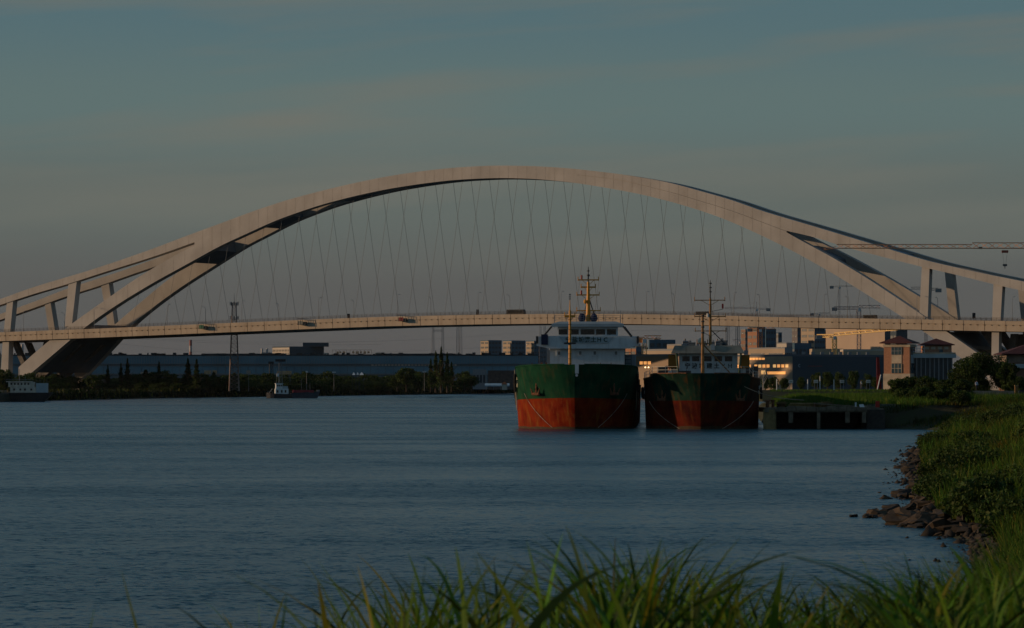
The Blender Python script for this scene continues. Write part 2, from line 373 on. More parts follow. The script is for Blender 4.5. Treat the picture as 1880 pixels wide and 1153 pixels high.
for far in (False, True):
    nm = 'arch_rib'
    # left approach strand, left leg, crown, right upper strand, right lower strand
    strand_mesh(strand(TOP, UPB, -160, 357, 40), far).build('approach_strand', CONC, bridge, True, recalc=True)
    strand_mesh(strand(LOT, BOT, 34, 357, 40), far).build('arch_leg', CONC, bridge, True, recalc=True)
    strand_mesh(strand(TOP, BOT, 357, XU, 60), far).build('arch_rib', CONC, bridge, True, recalc=True)
    strand_mesh(strand(TOP, [(x, y - .25) for x, y in GRV], XU, 1444, 40), far).build('arch_rib', CONC, bridge, True, recalc=True)
    strand_mesh(strand([(x, y - .25) for x, y in GRV], [(x, y + .25) for x, y in GRV], XU, 1444, 40), far, .35, DEP - .35).build('rib_joint', CONC, bridge, True, recalc=True)
    strand_mesh(strand([(x, y + .25) for x, y in GRV], BOT, XU, 1444, 40), far).build('arch_rib', CONC, bridge, True, recalc=True)
    strand_mesh(strand(TOP, UPBR, 1444, 2080, 50), far).build('approach_strand', CONC, bridge, True, recalc=True)
    strand_mesh(strand(LOTR, BOT, 1444, 1850, 40), far).build('arch_leg', CONC, bridge, True, recalc=True)
    # spandrel columns: (top left, top right, bottom right, bottom left) on the photograph
    for q in [((125, 517), (140.5, 512), (131, 597), (118, 600)), ((12, 552), (23.5, 549), (17.5, 612), (5.5, 613)), ((5, 611), (16, 611), (13.5, 703), (-1, 703)),
              ((1692, 487), (1706, 491), (1702.5, 586), (1687, 580)), ((1823.5, 519), (1840, 524), (1836, 592), (1820.5, 592)), ((1820.5, 590), (1834, 590), (1832, 700), (1819, 700)),
              ((-112, 592), (-98, 588), (-100, 618), (-114, 618)), ((-114, 616), (-101, 616), (-103, 704), (-118, 704)), ((1955, 547), (1972, 550), (1969, 600), (1952, 600)), ((1952, 598), (1966, 598), (1964, 700), (1951, 700))]:
        pts = [rib(*p) for p in q]; vs = []
        for d in (.35, DEP - .35):
            for (u, v, z) in pts: vs.append(bw(u, DW - v - d if far else v + d, z))
        MB().add(vs, [(0, 1, 2, 3), (7, 6, 5, 4), (0, 4, 5, 1), (1, 5, 6, 2), (2, 6, 7, 3), (3, 7, 4, 0)]).build('column', CONC, bridge, True, recalc=True)
# segment joints down the near faces of the ribs
JNT = mat('darker joint line', (.31, .28, .24), .9)  # slightly darker tone marks the joints
for (tp, bt, x0, x1, st) in ((TOP, BOT, 372, 1052, 17), (TOP, GRV, 1075, 1440, 17), (GRV, BOT, 1075, 1440, 17), (TOP, UPB, 10, 350, 21), (LOT, BOT, 150, 350, 21), (TOP, UPBR, 1455, 1880, 21), (LOTR, BOT, 1455, 1680, 21)):
    for x in np.arange(x0, x1, st):
        t, b_ = float(smooth_tab(tp, [x])[0]), float(smooth_tab(bt, [x])[0]); vs = []
        for d in (-.02, .25):
            for (xx, yy_) in ((x, t + .6), (x + .55, t + .75), (x + .55, b_ - .5), (x, b_ - .65)):
                u_, v_, z_ = rib(xx, yy_); vs.append(bw(u_, v_ + d, z_))
        MB().add(vs, [(0, 1, 2, 3), (7, 6, 5, 4), (0, 4, 5, 1), (1, 5, 6, 2), (2, 6, 7, 3), (3, 7, 4, 0)]).build('segment_joint', JNT, bridge, True, recalc=True)
# cross beams between the ribs, then two added plates darkening the space below the deck
def rib_line(tab, x): 
    return float(np.interp(x, [p[0] for p in tab], [p[1] for p in tab]))
BRACE = mat('brace steel box', (.10, .13, .16), .6, var=.15, scale=.2)
for pts in ([(350, 482, 463.5), (390, 459.5, 441)], [(478, 417, 400), (528, 396, 380)], [(618, 367, 355), (668, 355.5, 344)], [(735, 342.5, 334), (790, 335.5, 327)],
            [(1092, 341, 334), (1140, 349.5, 342)], [(1215, 365.5, 357), (1262, 379, 369)], [(1345, 407, 394), (1388, 427, 414)], [(1466, 464, 448), (1512, 490, 472)], [(1600, 461, 452), (1640, 472, 463)], [(60, 684, 676), (152, 604, 596)], [(1738, 615, 609), (1776, 641, 635)]):
    vs = []
    for far in (0, 1):
        for (x, yb, yt) in pts:
            for y in (yb, yt):
                u, v, z = rib(x, y); vv = v + DEP - .6; vs.append(bw(u, DW - vv if far else vv, z))
    MB().add(vs, [(0, 2, 3, 1), (4, 5, 7, 6), (0, 1, 5, 4), (2, 6, 7, 3), (1, 3, 7, 5), (0, 4, 6, 2)]).build('cross_beam', BRACE, bridge, True, recalc=True)
# deck
DTOP = [(-400, 622), (-200, 616.5), (0, 610), (162, 604), (400, 593.8), (587, 586), (712, 581.3), (880, 577.8), (1000, 576.3), (1150, 576.6), (1340, 579.6), (1400, 581.8), (1640, 585.5), (1880, 590), (2100, 594)]
xs = np.linspace(-400, 2100, 140); yy = smooth_tab(DTOP, xs); DK = [cast(x, y) for x, y in zip(xs, yy)]
DU = np.array([d[0] for d in DK]); DZ = np.array([d[2] for d in DK])
def deck_z(u): return float(np.interp(u, DU, DZ))
def loft(section, name, m, closed=True, us=None):
    mb = MB(); V = []; us = DU if us is None else us
    for u in us:
        for v, dz in section: V.append(bw(u, v, deck_z(u) + dz))
    k = len(section); fs = [(i * k + j, i * k + (j + 1) % k, (i + 1) * k + (j + 1) % k, (i + 1) * k + j) for i in range(len(us) - 1) for j in range(k)]
    return mb.add(V, fs).build(name, m, bridge, True, recalc=True)
ASPH = mat('asphalt', (.05, .05, .05), .9)
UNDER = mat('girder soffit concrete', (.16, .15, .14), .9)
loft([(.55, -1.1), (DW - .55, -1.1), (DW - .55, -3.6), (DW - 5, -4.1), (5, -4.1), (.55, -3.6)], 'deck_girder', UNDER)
loft([(.9, -1.04), (DW - .9, -1.04), (DW - .9, -1.09), (.9, -1.09)], 'carriageway', ASPH)
u = -330.0; k = 0
PAN = 8.9
while u < 330:
    for near in (True, False):
        for (v0, v1, z0, z1, nm2, mt) in ((0, .5, -1.55, 0, 'parapet_panel', CONC2), (.14, .52, -4.15, -1.57, 'fascia_panel', CONC2)):
            a, b2 = u + .12, u + PAN - .12; vs = []
            if not near: v0, v1 = DW - v1, DW - v0
            for (uu) in (a, b2):
                for (v, z) in ((v0, z0), (v1, z0), (v1, z1), (v0, z1)): vs.append(bw(uu, v, deck_z(uu) + z))
            if near or nm2 == 'parapet_panel':
                if abs(u) > 252 and not near: continue
                MB().add(vs, [(0, 1, 2, 3), (7, 6, 5, 4), (0, 4, 5, 1), (1, 5, 6, 2), (2, 6, 7, 3), (3, 7, 4, 0)]).build(nm2, mt, bridge, True, recalc=True)
    u += PAN
mb = MB(); u = -328.0
while u < 328:
    z = deck_z(u) - 1.9; vs = [bw(u + a, v, z + c) for v in (-.1, .14) for a, c in ((0, 0), (.35, 0), (.35, .35), (0, .35))]
    mb.add(vs, [(0, 1, 2, 3), (7, 6, 5, 4), (0, 4, 5, 1), (1, 5, 6, 2), (2, 6, 7, 3), (3, 7, 4, 0)]); u += 2.97
ob = mb.build('drain_spouts', mat('rusty spouts', (.20, .13, .08), .9), bridge, True, recalc=True); ob['kind'] = 'stuff'
mb = MB()
for v in (.25, DW - .25):
    pr = None; u = -330.0
    while u < 330:
        z = deck_z(u); mb.tube(bw(u, v, z), bw(u, v, z + 1.35), .07, n=4, caps=False)
        if pr is not None:
            for hh in (.25, .5, .75, 1.0, 1.33): mb.tube(bw(pr[0], v, pr[1] + hh), bw(u, v, z + hh), .045, n=3, caps=False)
        pr = (u, z); u += 2.2
ob = mb.build('railing', mat('brown railing paint', (.17, .12, .08), .7), bridge, True); ob['kind'] = 'stuff'
# hangers
BX = np.linspace(230, 1690, 300); BL = [rib(x, y) for x, y in zip(BX, smooth_tab(BOT, BX))]
BU = np.array([b[0] for b in BL]); BV = np.array([b[1] for b in BL]); BZ = np.array([b[2] for b in BL])
u0 = cast(1018 * 1.0, 578)[0]
for i in range(-30, 40):
    u = u0 + 9.1 * i; zt = float(np.interp(u, BU, BZ)); zd = deck_z(u)
    if u < BU[0] or u > BU[-1] or zt - zd < 7: continue
    vt = float(np.interp(u, BU, BV)) + DEP / 2
    for far in (0, 1):
        f = (lambda v: DW - v) if far else (lambda v: v)
        MB().tube(bw(u, f(1.6), zd - 1), bw(u, f(vt), zt + .5), .07, n=5, caps=False).build('hanger_cable', CABLE, bridge, True)
# pile caps and inner struts below the deck
for (pxa, ya) in ((30, 704), (1846, 704)):
    u, v, z = rib(pxa, ya - 6)
    for far in (0, 1):
        vv = DW - v - 2 if far else v + 2
        mb = MB(); c = bw(u, vv, 0); vs = [c + B * a + NV * b_ + Vector((0, 0, zz)) for zz in (1.0, 8.5) for a, b_ in ((-14, -6), (14, -6), (14, 6), (-14, 6))]
        mb.hexa(vs).build('pile_cap', CONC, bridge, True, recalc=True)
def strut(pa, pb, w, v0, v1, m=UNDER):
    (ua, _, za), (ub, _, zb) = rib(*pa), rib(*pb); vs = []
    for (u, z) in ((ua, za), (ub, zb)):
        for v, du in ((v0, -w), (v1, -w), (v1, w), (v0, w)): vs.append(bw(u + du, v, z))
    MB().add(vs, [(0, 1, 2, 3), (7, 6, 5, 4), (0, 4, 5, 1), (1, 5, 6, 2), (2, 6, 7, 3), (3, 7, 4, 0)]).build('pier_strut', m, bridge, True, recalc=True)
for v in (12, 29):
    strut((118, 632), (30, 699), 2.2, v, v + 3)
    strut((60, 626), (34, 699), 1.6, v, v + 3)
    strut((1700, 612), (1840, 699), 2.2, v, v + 3)
    strut((1790, 606), (1846, 699), 1.8, v, v + 3)
for (pa, pb) in (((-10, 628), (8, 690)), ((1838, 612), (1822, 690))):
    for v in (16, 26): strut(pa, pb, 1.3, v, v + 2.6)
# maintenance gantries clipped to the near parapet
def gantry(px, col, nm):
    u = cast(px, 590)[0]; z = deck_z(u); g = thing('inspection_cradle', nm, 'cradle', bw(u, 0, z)); u0_ = u
    M1 = mat('cradle ' + nm[:12], col, .6)
    def bx(name, a0, a1, v0, v1, z0, z1, m):
        vs = [bw(u + a, v, z + zz) for zz in (z0, z1) for a, v in ((a0, v0), (a1, v0), (a1, v1), (a0, v1))]; MB().hexa(vs).build(name, m, g, True, recalc=True)
    bx('cradle_floor', -2, 2, -2.0, -.25, -2.2, -2.05, STEELD); bx('side_panel', -1.7, .7, -2.0, -1.9, -2.05, -.5, M1); bx('winch_box', .9, 1.9, -1.8, -.5, -2.05, -.9, STEELD); bx('end_panel', -1.8, -1.71, -1.9, -.3, -2.05, -.6, M1)
    mb = MB()
    for a in (-1.9, -.6, .6, 1.9):
        mb.tube(bw(u + a, -2.15, z - 2.3), bw(u + a, -2.15, z + .5), .08); mb.tube(bw(u + a, -2.15, z + .4), bw(u + a, .8, z + .5), .08)
    mb.tube(bw(u - 2, -2.15, z + .5), bw(u + 2, -2.15, z + .5), .07); mb.build('hanger_frame', STEELD, g, True)
gantry(376, (.03, .16, .09), 'dark green inspection cradle hanging on the bridge parapet near the left leg')
gantry(558, (.22, .22, .19), 'pale grey inspection cradle hanging on the bridge parapet above the small boat')
gantry(742, (.20, .02, .02), 'red inspection cradle hanging on the bridge parapet left of the ships')

# street lamps on the deck
def make_lamp(side):
    o = thing('street_lamp', 'slim street lamp on the bridge deck', 'street lamp'); p = MB()
    p.tube((0, 0, 0), (0, 0, 9.4), .15, .09, n=6).build('pole', GALV, o)
    a = NV * side; pts = [Vector((0, 0, 9.4)), Vector((0, 0, 10.3)) + a * .4, Vector((0, 0, 10.7)) + a * 1.1, Vector((0, 0, 10.75)) + a * 1.9]
    MB().path(pts, .075).build('arm', GALV, o); e = pts[-1]
    m = MB(); vs = [e + NV * side * s_ + B * t + Vector((0, 0, zz)) for zz in (-.08, .08) for s_, t in ((0, -.16), (.9, -.12), (.9, .12), (0, .16))]; m.hexa(vs).build('lamp_head', GALV, o, recalc=True)
    return o
for row, v, side, pxs in (('near kerb', .9, 1, (1030, 40.2)), ('far kerb', DW - .9, -1, (936, 40.2))):
    base = cast(pxs[0], 577, v)[0]; first = make_lamp(side)
    idx = [i for i in range(-8, 8) if -320 < base + i * pxs[1] < 320]
    for q, i in enumerate(idx):
        u = base + i * pxs[1]; loc = bw(u, v, deck_z(u) - 1.04)
        where = ['leftmost', 'second from the left', 'third from the left', 'fourth from the left', 'fifth from the left', 'sixth from the left', 'seventh from the left', 'eighth from the left', 'eighth from the right', 'seventh from the right', 'sixth from the right', 'fifth from the right', 'fourth from the right', 'third from the right', 'second from the right', 'rightmost'][q if q < len(idx) / 2 else 16 - (len(idx) - q)]
        lab = 'lamp post on the %s of the deck, %s in its row' % (row, where)
        if q == 0: first.location = loc; first['label'] = lab; o = first
        else: o = copy_tree(first, loc=loc, label=lab)
        o['group'] = 'street lamps along the bridge deck'
for px, py in ((640, 571), (877, 568), (1788, 576)):
    u = cast(px, 577, DW - 1.5)[0]; z = deck_z(u) - 1.04; o = thing('signal_box', {640: 'small black equipment box on a post on the deck, right of the pale grey cradle', 877: 'small black equipment box on a post on the deck near mid span', 1788: 'small black equipment box on a post on the deck between the right columns'}[px], 'equipment box', bw(u, DW - 1.5, z))
    MB().tube((0, 0, 0), (0, 0, 2.2), .1).build('post', STEELD, o); MB().box(-.6, .6, -.5, .5, 2.2, 4.6).build('cabinet', STEELD, o)
# traffic
def vehicle(px, v, L_, Hh, nm, label, cat, col, cab=True):
    u = cast(px, 577, v)[0]; z = deck_z(u) - 1.04; o = thing(nm, label, cat, bw(u, v, z), TH); M1 = mat('paint ' + nm + str(px), col, .5)
    m = MB(); h = L_ / 2
    m.add([(-h, -1.1, .4), (h, -1.1, .4), (h, 1.1, .4), (-h, 1.1, .4), (-h, -1.1, Hh), (h * .9, -1.05, Hh), (h * .9, 1.05, Hh), (-h, 1.1, Hh)], [(3, 2, 1, 0), (4, 5, 6, 7), (0, 1, 5, 4), (1, 2, 6, 5), (2, 3, 7, 6), (3, 0, 4, 7)]).build('body', M1, o)
    MB().box(-h * .85, h * .8, -1.13, -1.10, Hh * .55, Hh * .85).build('window', GLASS, o)
    for a in (-.65, .6): MB().tube((h * a, -1.15, .45), (h * a, 1.15, .45), .45, n=10).build('wheel', RUBBER, o)
vehicle(948, 6, 8.5, 3.2, 'minibus', 'dark minibus driving over the middle of the bridge', 'minibus', (.03, .03, .035))
vehicle(1290, 6, 5.5, 2.7, 'box_truck', 'dark box truck driving on the bridge above the rusty ship', 'truck', (.04, .045, .05))
vehicle(1598, 7, 5.5, 2.6, 'box_truck', 'dark box truck driving on the bridge left of the right leg', 'truck', (.05, .05, .05))
# ------------------------------------------------------------------ ships
TXT = {}
def text_mesh(s, size, m, ext=.015):
    c = bpy.data.curves.new('lettering', 'FONT'); c.body = s; c.size = size; c.extrude = ext; c.align_x = 'CENTER'; c.align_y = 'CENTER'; c.materials.append(m); c.resolution_u = 2; c.offset = size * .02
    o = bpy.data.objects.new('tmp_text', c); COL.objects.link(o); bpy.context.view_layer.update()
    me = bpy.data.meshes.new_from_object(o.evaluated_get(bpy.context.evaluated_depsgraph_get())); bpy.data.objects.remove(o)
    if not me.materials: me.materials.append(m)
    return me
def letter(ch, x, y, z, size, m, parent, rz=0, nm='letter', rx=90):
    o = link(nm, text_mesh(ch, size, m, .02), parent, (x, y, z)); o.rotation_euler = (R(rx), 0, R(rz)); return o

def hull_w(s, z, Bm, Lb, zt):
    """half beam at distance s aft of the stem and height z"""
    k = max(0, min(1, z / zt)); Lz = Lb * (1.0 - .22 * k); fl = Bm * (1 + .035 * k)
    t = min(1, max(0, s) / Lz); return fl * (1 - (1 - t) ** 2.1) ** (.80 - .27 * k ** 1.5)
def hull_parts(ship, Bm, Lb, L_, ztop, zsplit, mats, rake=1.6, sheer_back=.5, bands=None):
    ss = np.concatenate([np.array([0, .12, .35, .7, 1.2, 2, 3, 4.2, 5.6, 7.2, 9, 11, 13, 15.5, 18, 22]), np.linspace(30, L_, 6)])
    def top(s): return ztop(s)
    def pt(s, k, side, z0, z1):
        zt = z1(s); zb = z0(s); z = zb + (zt - zb) * k; T = top(0)
        rk = -rake * max(0, z / T) ** 1.5 * max(0, 1 - s / 12) + .6 * max(0, 1 - z / 2.5) * max(0, 1 - s / 4)
        return (side * hull_w(s, z, Bm, Lb, T), s + rk, z)
    for nm, z0, z1, m, nk in bands:
        mb = MB(); n = len(ss); g = []
        for side in (-1, 1):
            for s in ss:
                for k in range(nk + 1): g.append(pt(s, k / nk, side, z0, z1))
        fs = []; w = nk + 1
        for sd_ in (0, 1):
            for i in range(n - 1):
                for k in range(nk):
                    a = sd_ * n * w + i * w + k; q = (a, a + w, a + w + 1, a + 1); fs.append(q if sd_ else q[::-1])
        # transom
        for k in range(nk): a = (n - 1) * w + k; b = n * w + (n - 1) * w + k; fs.append((a, b, b + 1, a + 1))
        mb.add(g, fs).build(nm, m, ship, smooth=False)
    return pt
def deck_plate(ship, Bm, Lb, s0, s1, z, m, T, name='deck'):
    mb = MB(); V = []; n = 16
    for i in range(n):
        s = s0 + (s1 - s0) * (i / (n - 1)) ** 1.6; w = hull_w(s, z, Bm, Lb, T) - .12
        for x in (-w, w):
            for zz in (z - .15, z): V.append((x, s, zz))
    fs = []
    for i in range(n - 1):
        a = i * 4; b = a + 4; fs += [(a + 1, a + 3, b + 3, b + 1), (a, b, b + 2, a + 2), (a, a + 1, b + 1, b), (a + 2, b + 2, b + 3, a + 3)]
    mb.add(V, fs + [(0, 2, 3, 1), (4 * n - 4, 4 * n - 3, 4 * n - 1, 4 * n - 2)]).build(name, m, ship, recalc=True)

def hullmat(name, a, b, st, stc, rough=.75):
    m = mat(name, a, rough, cols=b, scale=.5, streak=st, streakcol=stc, bump=.5, spec=.05)
    return m
GREEN = hullmat('green topside paint', (.003, .036, .019), (.010, .066, .032), .65, (.075, .052, .022))
RED = hullmat('red boottop paint', (.12, .006, .002), (.24, .028, .005), .85, (.27, .11, .022))
GREEN2 = hullmat('worn green topside', (.005, .020, .014), (.016, .050, .030), .9, (.11, .042, .010))
BROWN2 = hullmat('rusty brown topside', (.022, .013, .009), (.075, .032, .015), .8, (.020, .018, .018))
RED2 = hullmat('worn red boottop', (.035, .005, .004), (.13, .014, .005), .8, (.14, .05, .012))
SLIME = mat('dark waterline slime', (.030, .022, .012), .8, cols=(.085, .040, .014), scale=2)
RUST = mat('rusty iron', (.16, .070, .035), .9, var=.5, scale=3)
DKGREEN = mat('dark green lettering', (.006, .035, .025), .6, var=.1)
INK = mat('black lettering', (.02, .03, .03), .6, var=.1)
BLUEP = mat('pale blue grey paint', (.36, .44, .48), .5, var=.08)
TARP = mat('navy tarpaulin', (.015, .022, .06), .8)
DECKM = mat('ship deck', (.05, .04, .035), .9)

def anchor(ship, x, y, z, side, ang):
    a = thing('anchor', None, None); a.parent = ship; KIDS.setdefault(ship.name, []).append(a); a.location = (x, y, z); a.rotation_euler = (0, 0, ang)
    m = MB(); m.tube((0, -.25, .1), (0, -.15, 2.0), .16, .13); m.tube((-.75, -.35, -.1), (.75, -.35, -.1), .2, n=6)
    for s in (-1, 1): m.tube((s * .6, -.35, -.1), (s * 1.0, -.45, .75), .17, .05)
    o = m.build('anchor_body', RUST, ship); o.location = (x, y, z); o.rotation_euler = (0, 0, ang)
    m = MB(); m.torus((0, 0, 2.1), .42, .16, 'y', 12, 6); o = m.build('hawse_pipe', STEELD, ship); o.location = (x, y, z); o.rotation_euler = (0, 0, ang)
    bpy.data.objects.remove(a); KIDS[ship.name] = [k for k in KIDS[ship.name] if k.name != '' ] if False else [k for k in KIDS[ship.name] if k is not a]

# ---------- ship 1: green and red sand carrier
s1 = thing('cargo_ship', 'large cargo ship with green and red bow and orange masts, left of the moored pair', 'ship', (8.9, 464, 0), -R(2.7))
T1 = 9.2
top1 = lambda s: float(np.interp(s, [0, 2, 6, 10, 16, 20, 26, 100], [9.2, 9.15, 9.0, 8.75, 8.2, 7.6, 6.4, 6.2]))
sp1 = lambda s: 4.45 - .03 * min(s, 14)
Bm1, Lb1 = 8.55, 12.5
hull_parts(s1, Bm1, Lb1, 88, top1, 4.4, None, bands=[('waterline_slime', lambda s: -1.2, lambda s: .30 + .08 * math.sin(s * 2.1), SLIME, 2), ('hull_bottom', lambda s: .30 + .08 * math.sin(s * 2.1), sp1, RED, 6), ('hull_topside', sp1, top1, GREEN, 6)])
deck_plate(s1, Bm1, Lb1, .4, 20, 7.9, DECKM, T1, 'forecastle_deck'); deck_plate(s1, Bm1, Lb1, 18, 88, 5.6, DECKM, T1, 'main_deck')
def pt1(s, z, side, push=.06):
    w = hull_w(s, z, Bm1, Lb1, T1); rk = -1.6 * (z / T1) ** 1.5 * max(0, 1 - s / 12) + .6 * max(0, 1 - z / 2.5) * max(0, 1 - s / 4)
    w2 = hull_w(s + .2, z, Bm1, Lb1, T1); n = Vector((.2, -(w2 - w))).normalized()
    return Vector((side * (w + n.x * push), s + rk + n.y * push, z)), math.atan2(side * n.x, -n.y)
# bulwark rail cap
for side in (-1, 1):
    m = MB(); pr = None
    for s in np.linspace(0.15, 26, 26):
        p, _ = pt1(s, top1(s), side, 0)
        if pr is not None: m.tube(pr, p, .12, n=5)
        pr = p
    m.build('rail_cap', GREEN, s1)
# notch fitting at the stem
MB().box(.12, .62, -2.3, -1.35, 7.9, 9.25).build('stem_fairlead', WHITE, s1)
MB().tube((.35, -2.35, 7.65), (.35, -2.1, 7.65), .2).build('stem_light', WHITE, s1)
for side in (-1, 1):
    p, a = pt1(3.0, 5.1, side, .1); anchor(s1, p.x, p.y, p.z, side, a)
    # white mooring lead and draught marks down the bow
    m = MB(); pr = None
    for k in np.linspace(0, 1, 18):
        p, _ = pt1(5.6 - 3.7 * k ** 1.2, 5.1 - 4.9 * k, side, .07)
        if pr is not None: m.tube(pr, p, .035, n=4)
        pr = p
    m.build('draught_line', mat('faded white marking', (.34, .30, .25), .8, var=.5, scale=2), s1)
# raised weld seams (knuckle)
for side in (-1, 1):
    m = MB(); pr = None
    for s in np.linspace(.3, 26, 24):
        p, _ = pt1(s, sp1(s) + .02, side, 0)
        if pr is not None: m.tube(pr, p, .05, n=4)
        pr = p
    m.build('rubbing_seam', GREEN, s1)
# fenders and hanging lines
def fender(ship, x, y, z, r=.5):
    o = thing('tyre_fender', None, None); bpy.data.objects.remove(o)
    m = MB(); m.torus((0, 0, 0), r, r * .36, 'x', 12, 6); o = m.build('tyre_fender', RUBBER, ship); o.location = (x, y, z)
for (s, z) in ((8.5, 7.2), (9.2, 5.9), (10.4, 6.4), (12, 5), (14, 5.6)):
    for side in (-1, 1):
        p, a = pt1(s, z, side, .25); fender(s1, p.x, p.y, p.z, .55)
for side in (-1, 1):
    m = MB()
    for s, z0, z1 in ((8.9, 8.5, 2.6), (9.1, 6.4, 3.0), (10.6, 8.2, 4.4), (11.5, 8, 3.4)):
        p, _ = pt1(s, z0, side, .15); q, _ = pt1(s, z1, side, .3); m.tube(p, q, .06, n=4)
    m.build('hanging_line', ROPE, s1)
p, a = pt1(8.1, 6.5, -1, .03)
o = letter('盐', p.x, p.y, p.z + .9, .95, mat('cream lettering', (.6, .55, .4), .7), s1, math.degrees(a), 'bow_letter'); o = letter('城', p.x, p.y, p.z - .2, .95, MATS['cream lettering'], s1, math.degrees(a), 'bow_letter')
# superstructure (local: x to the right, y aft)
Y0 = 76.0
def house_box(ship, name, x0, x1, y0, y1, z0, z1, m): return MB().box(x0, x1, y0, y1, z0, z1).build(name, m, ship)
house_box(s1, 'accommodation_block', -6.2, 6.1, Y0, Y0 + 11, 5.6, 13.1, WHITE)
house_box(s1, 'side_casing', 6.12, 7.9, Y0 + 3, Y0 + 10, 5.6, 11.3, mat('blue grey casing', (.22, .28, .33), .6))  # plain blue grey casing colour
# bridge wing slab with sloped ends
m = MB(); vs = []
for y in (Y0 - 1.0, Y0 + 2.6):
    vs += [(-8.4, y, 12.75), (-6.2, y, 12.25), (6.1, y, 12.25), (8.4, y, 12.75), (8.4, y, 14.25), (5.6, y, 14.35), (-5.6, y, 14.35), (-8.4, y, 14.25)]
m.add(vs, [tuple(range(7, -1, -1)), tuple(range(8, 16))] + [(i, (i + 1) % 8, 8 + (i + 1) % 8, 8 + i) for i in range(8)]).build('bridge_wing', WHITE, s1, recalc=True)
house_box(s1, 'wheelhouse', -4.95, 4.95, Y0, Y0 + 5.5, 14.36, 15.85, WHITE)
m = MB(); vs = [(-4.7, Y0 - 1.12, 14.25), (4.4, Y0 - 1.12, 14.25), (3.5, Y0 - 1.12, 13.15), (-3.8, Y0 - 1.12, 13.15), (-4.7, Y0 - 1.03, 14.25), (4.4, Y0 - 1.03, 14.25), (3.5, Y0 - 1.03, 13.15), (-3.8, Y0 - 1.03, 13.15)]
m.add(vs, [(3, 2, 1, 0), (4, 5, 6, 7), (0, 1, 5, 4), (1, 2, 6, 5), (2, 3, 7, 6), (3, 0, 4, 7)]).build('name_board', BLUEP, s1, recalc=True)
m = MB(); vs = []
for y0_, y1_, hx in ((-1.0, 6.5, 6.0),):
    vs = [(-5.9, Y0 - 1.1, 15.86), (5.9, Y0 - 1.1, 15.86), (5.9, Y0 + 6.4, 15.86), (-5.9, Y0 + 6.4, 15.86), (-5.9, Y0 - 1.1, 16.35), (5.9, Y0 - 1.1, 16.35), (5.9, Y0 + 6.4, 16.35), (-5.9, Y0 + 6.4, 16.35),
          (-4.7, Y0 - .9, 16.72), (4.7, Y0 - .9, 16.72), (4.7, Y0 + 6.2, 16.72), (-4.7, Y0 + 6.2, 16.72)]
m.add(vs, [(3, 2, 1, 0), (0, 1, 5, 4), (1, 2, 6, 5), (2, 3, 7, 6), (3, 0, 4, 7), (4, 5, 9, 8), (5, 6, 10, 9), (6, 7, 11, 10), (7, 4, 8, 11), (8, 9, 10, 11)]).build('wheelhouse_roof', BLUEP, s1, recalc=True)
for x0, x1 in ((-4.75, -3.3), (-2.95, -1.45), (-1.15, 1.15), (1.4, 2.9), (3.2, 4.7)):
    f = house_box(s1, 'window_frame', x0 - .06, x1 + .06, Y0 - .05, Y0 + .1, 14.52, 15.52, WHITE)
    MB().box(x0, x1, Y0 - .08, Y0 - .052, 14.58, 15.46).build('pane', GLASS, f)
for x in (-4.7, -1.2, 1.2, 4.7): 
    f = house_box(s1, 'square_port', x - .42, x + .42, Y0 - .16, Y0 - .005, 11.1, 11.95, WHITE); MB().box(x - .2, x + .2, Y0 - .19, Y0 - .162, 11.25, 11.8).build('pane', mat('grey port glass', (.15, .16, .16), .3), f)
for i, (ch, x) in enumerate(zip('宁盐城港土HC', (-3.15, -2.05, -1.0, 0.0, 1.0, 1.95, 3.0))): letter(ch, x, Y0 - 1.15, 13.68, .98, DKGREEN, s1)
# wing details
for sx in (-1, 1):
    MB().tube((sx * 5.9, Y0 - 1, 15.9), (sx * 7.3, Y0 - 1, 14.2), .16).build('wing_brace', STEELD, s1); MB().tube((sx * 6.1, Y0 + 2, 15.9), (sx * 7.4, Y0 + 2, 14.2), .12).build('wing_brace', STEELD, s1)
    MB().box(sx * 8.3 - .18, sx * 8.3 + .18, Y0 - 1.25, Y0 - 1.02, 13.1, 14.3).build('side_light', STEELD, s1)
MB().box(-7.6, -6.5, Y0 - 1.4, Y0 - 1.02, 12.9, 14.6).build('rolled_tarpaulin', TARP, s1)
m = MB()
for x in np.linspace(-5.4, 5.4, 10): m.tube((x, Y0 - .9, 16.4), (x, Y0 - .9, 17.7), .04, n=4)
for z in (17.0, 17.35, 17.7): m.tube((-5.4, Y0 - .9, z), (5.4, Y0 - .9, z), .03, n=4); m.tube((5.4, Y0 - .9, z), (5.4, Y0 + 6, z), .03, n=4); m.tube((-5.4, Y0 - .9, z), (-5.4, Y0 + 6, z), .03, n=4)
m.tube((5.45, Y0, 16.4), (5.45, Y0, 18.6), .04, n=4); m.tube((-5.5, Y0, 16.4), (-5.5, Y0, 18.2), .04, n=4)
m.build('roof_railing', GALV, s1)
# lattice stairs at the side
m = MB()
for z in np.arange(6.2, 11.8, .6): m.box(6.15, 7.2, Y0 + .2, Y0 + 2.2, z, z + .07)
for x in (6.2, 7.2): m.tube((x, Y0 + .2, 5.6), (x, Y0 + .2, 12.3), .07, n=4)
m.build('side_ladder', STEELD, s1)
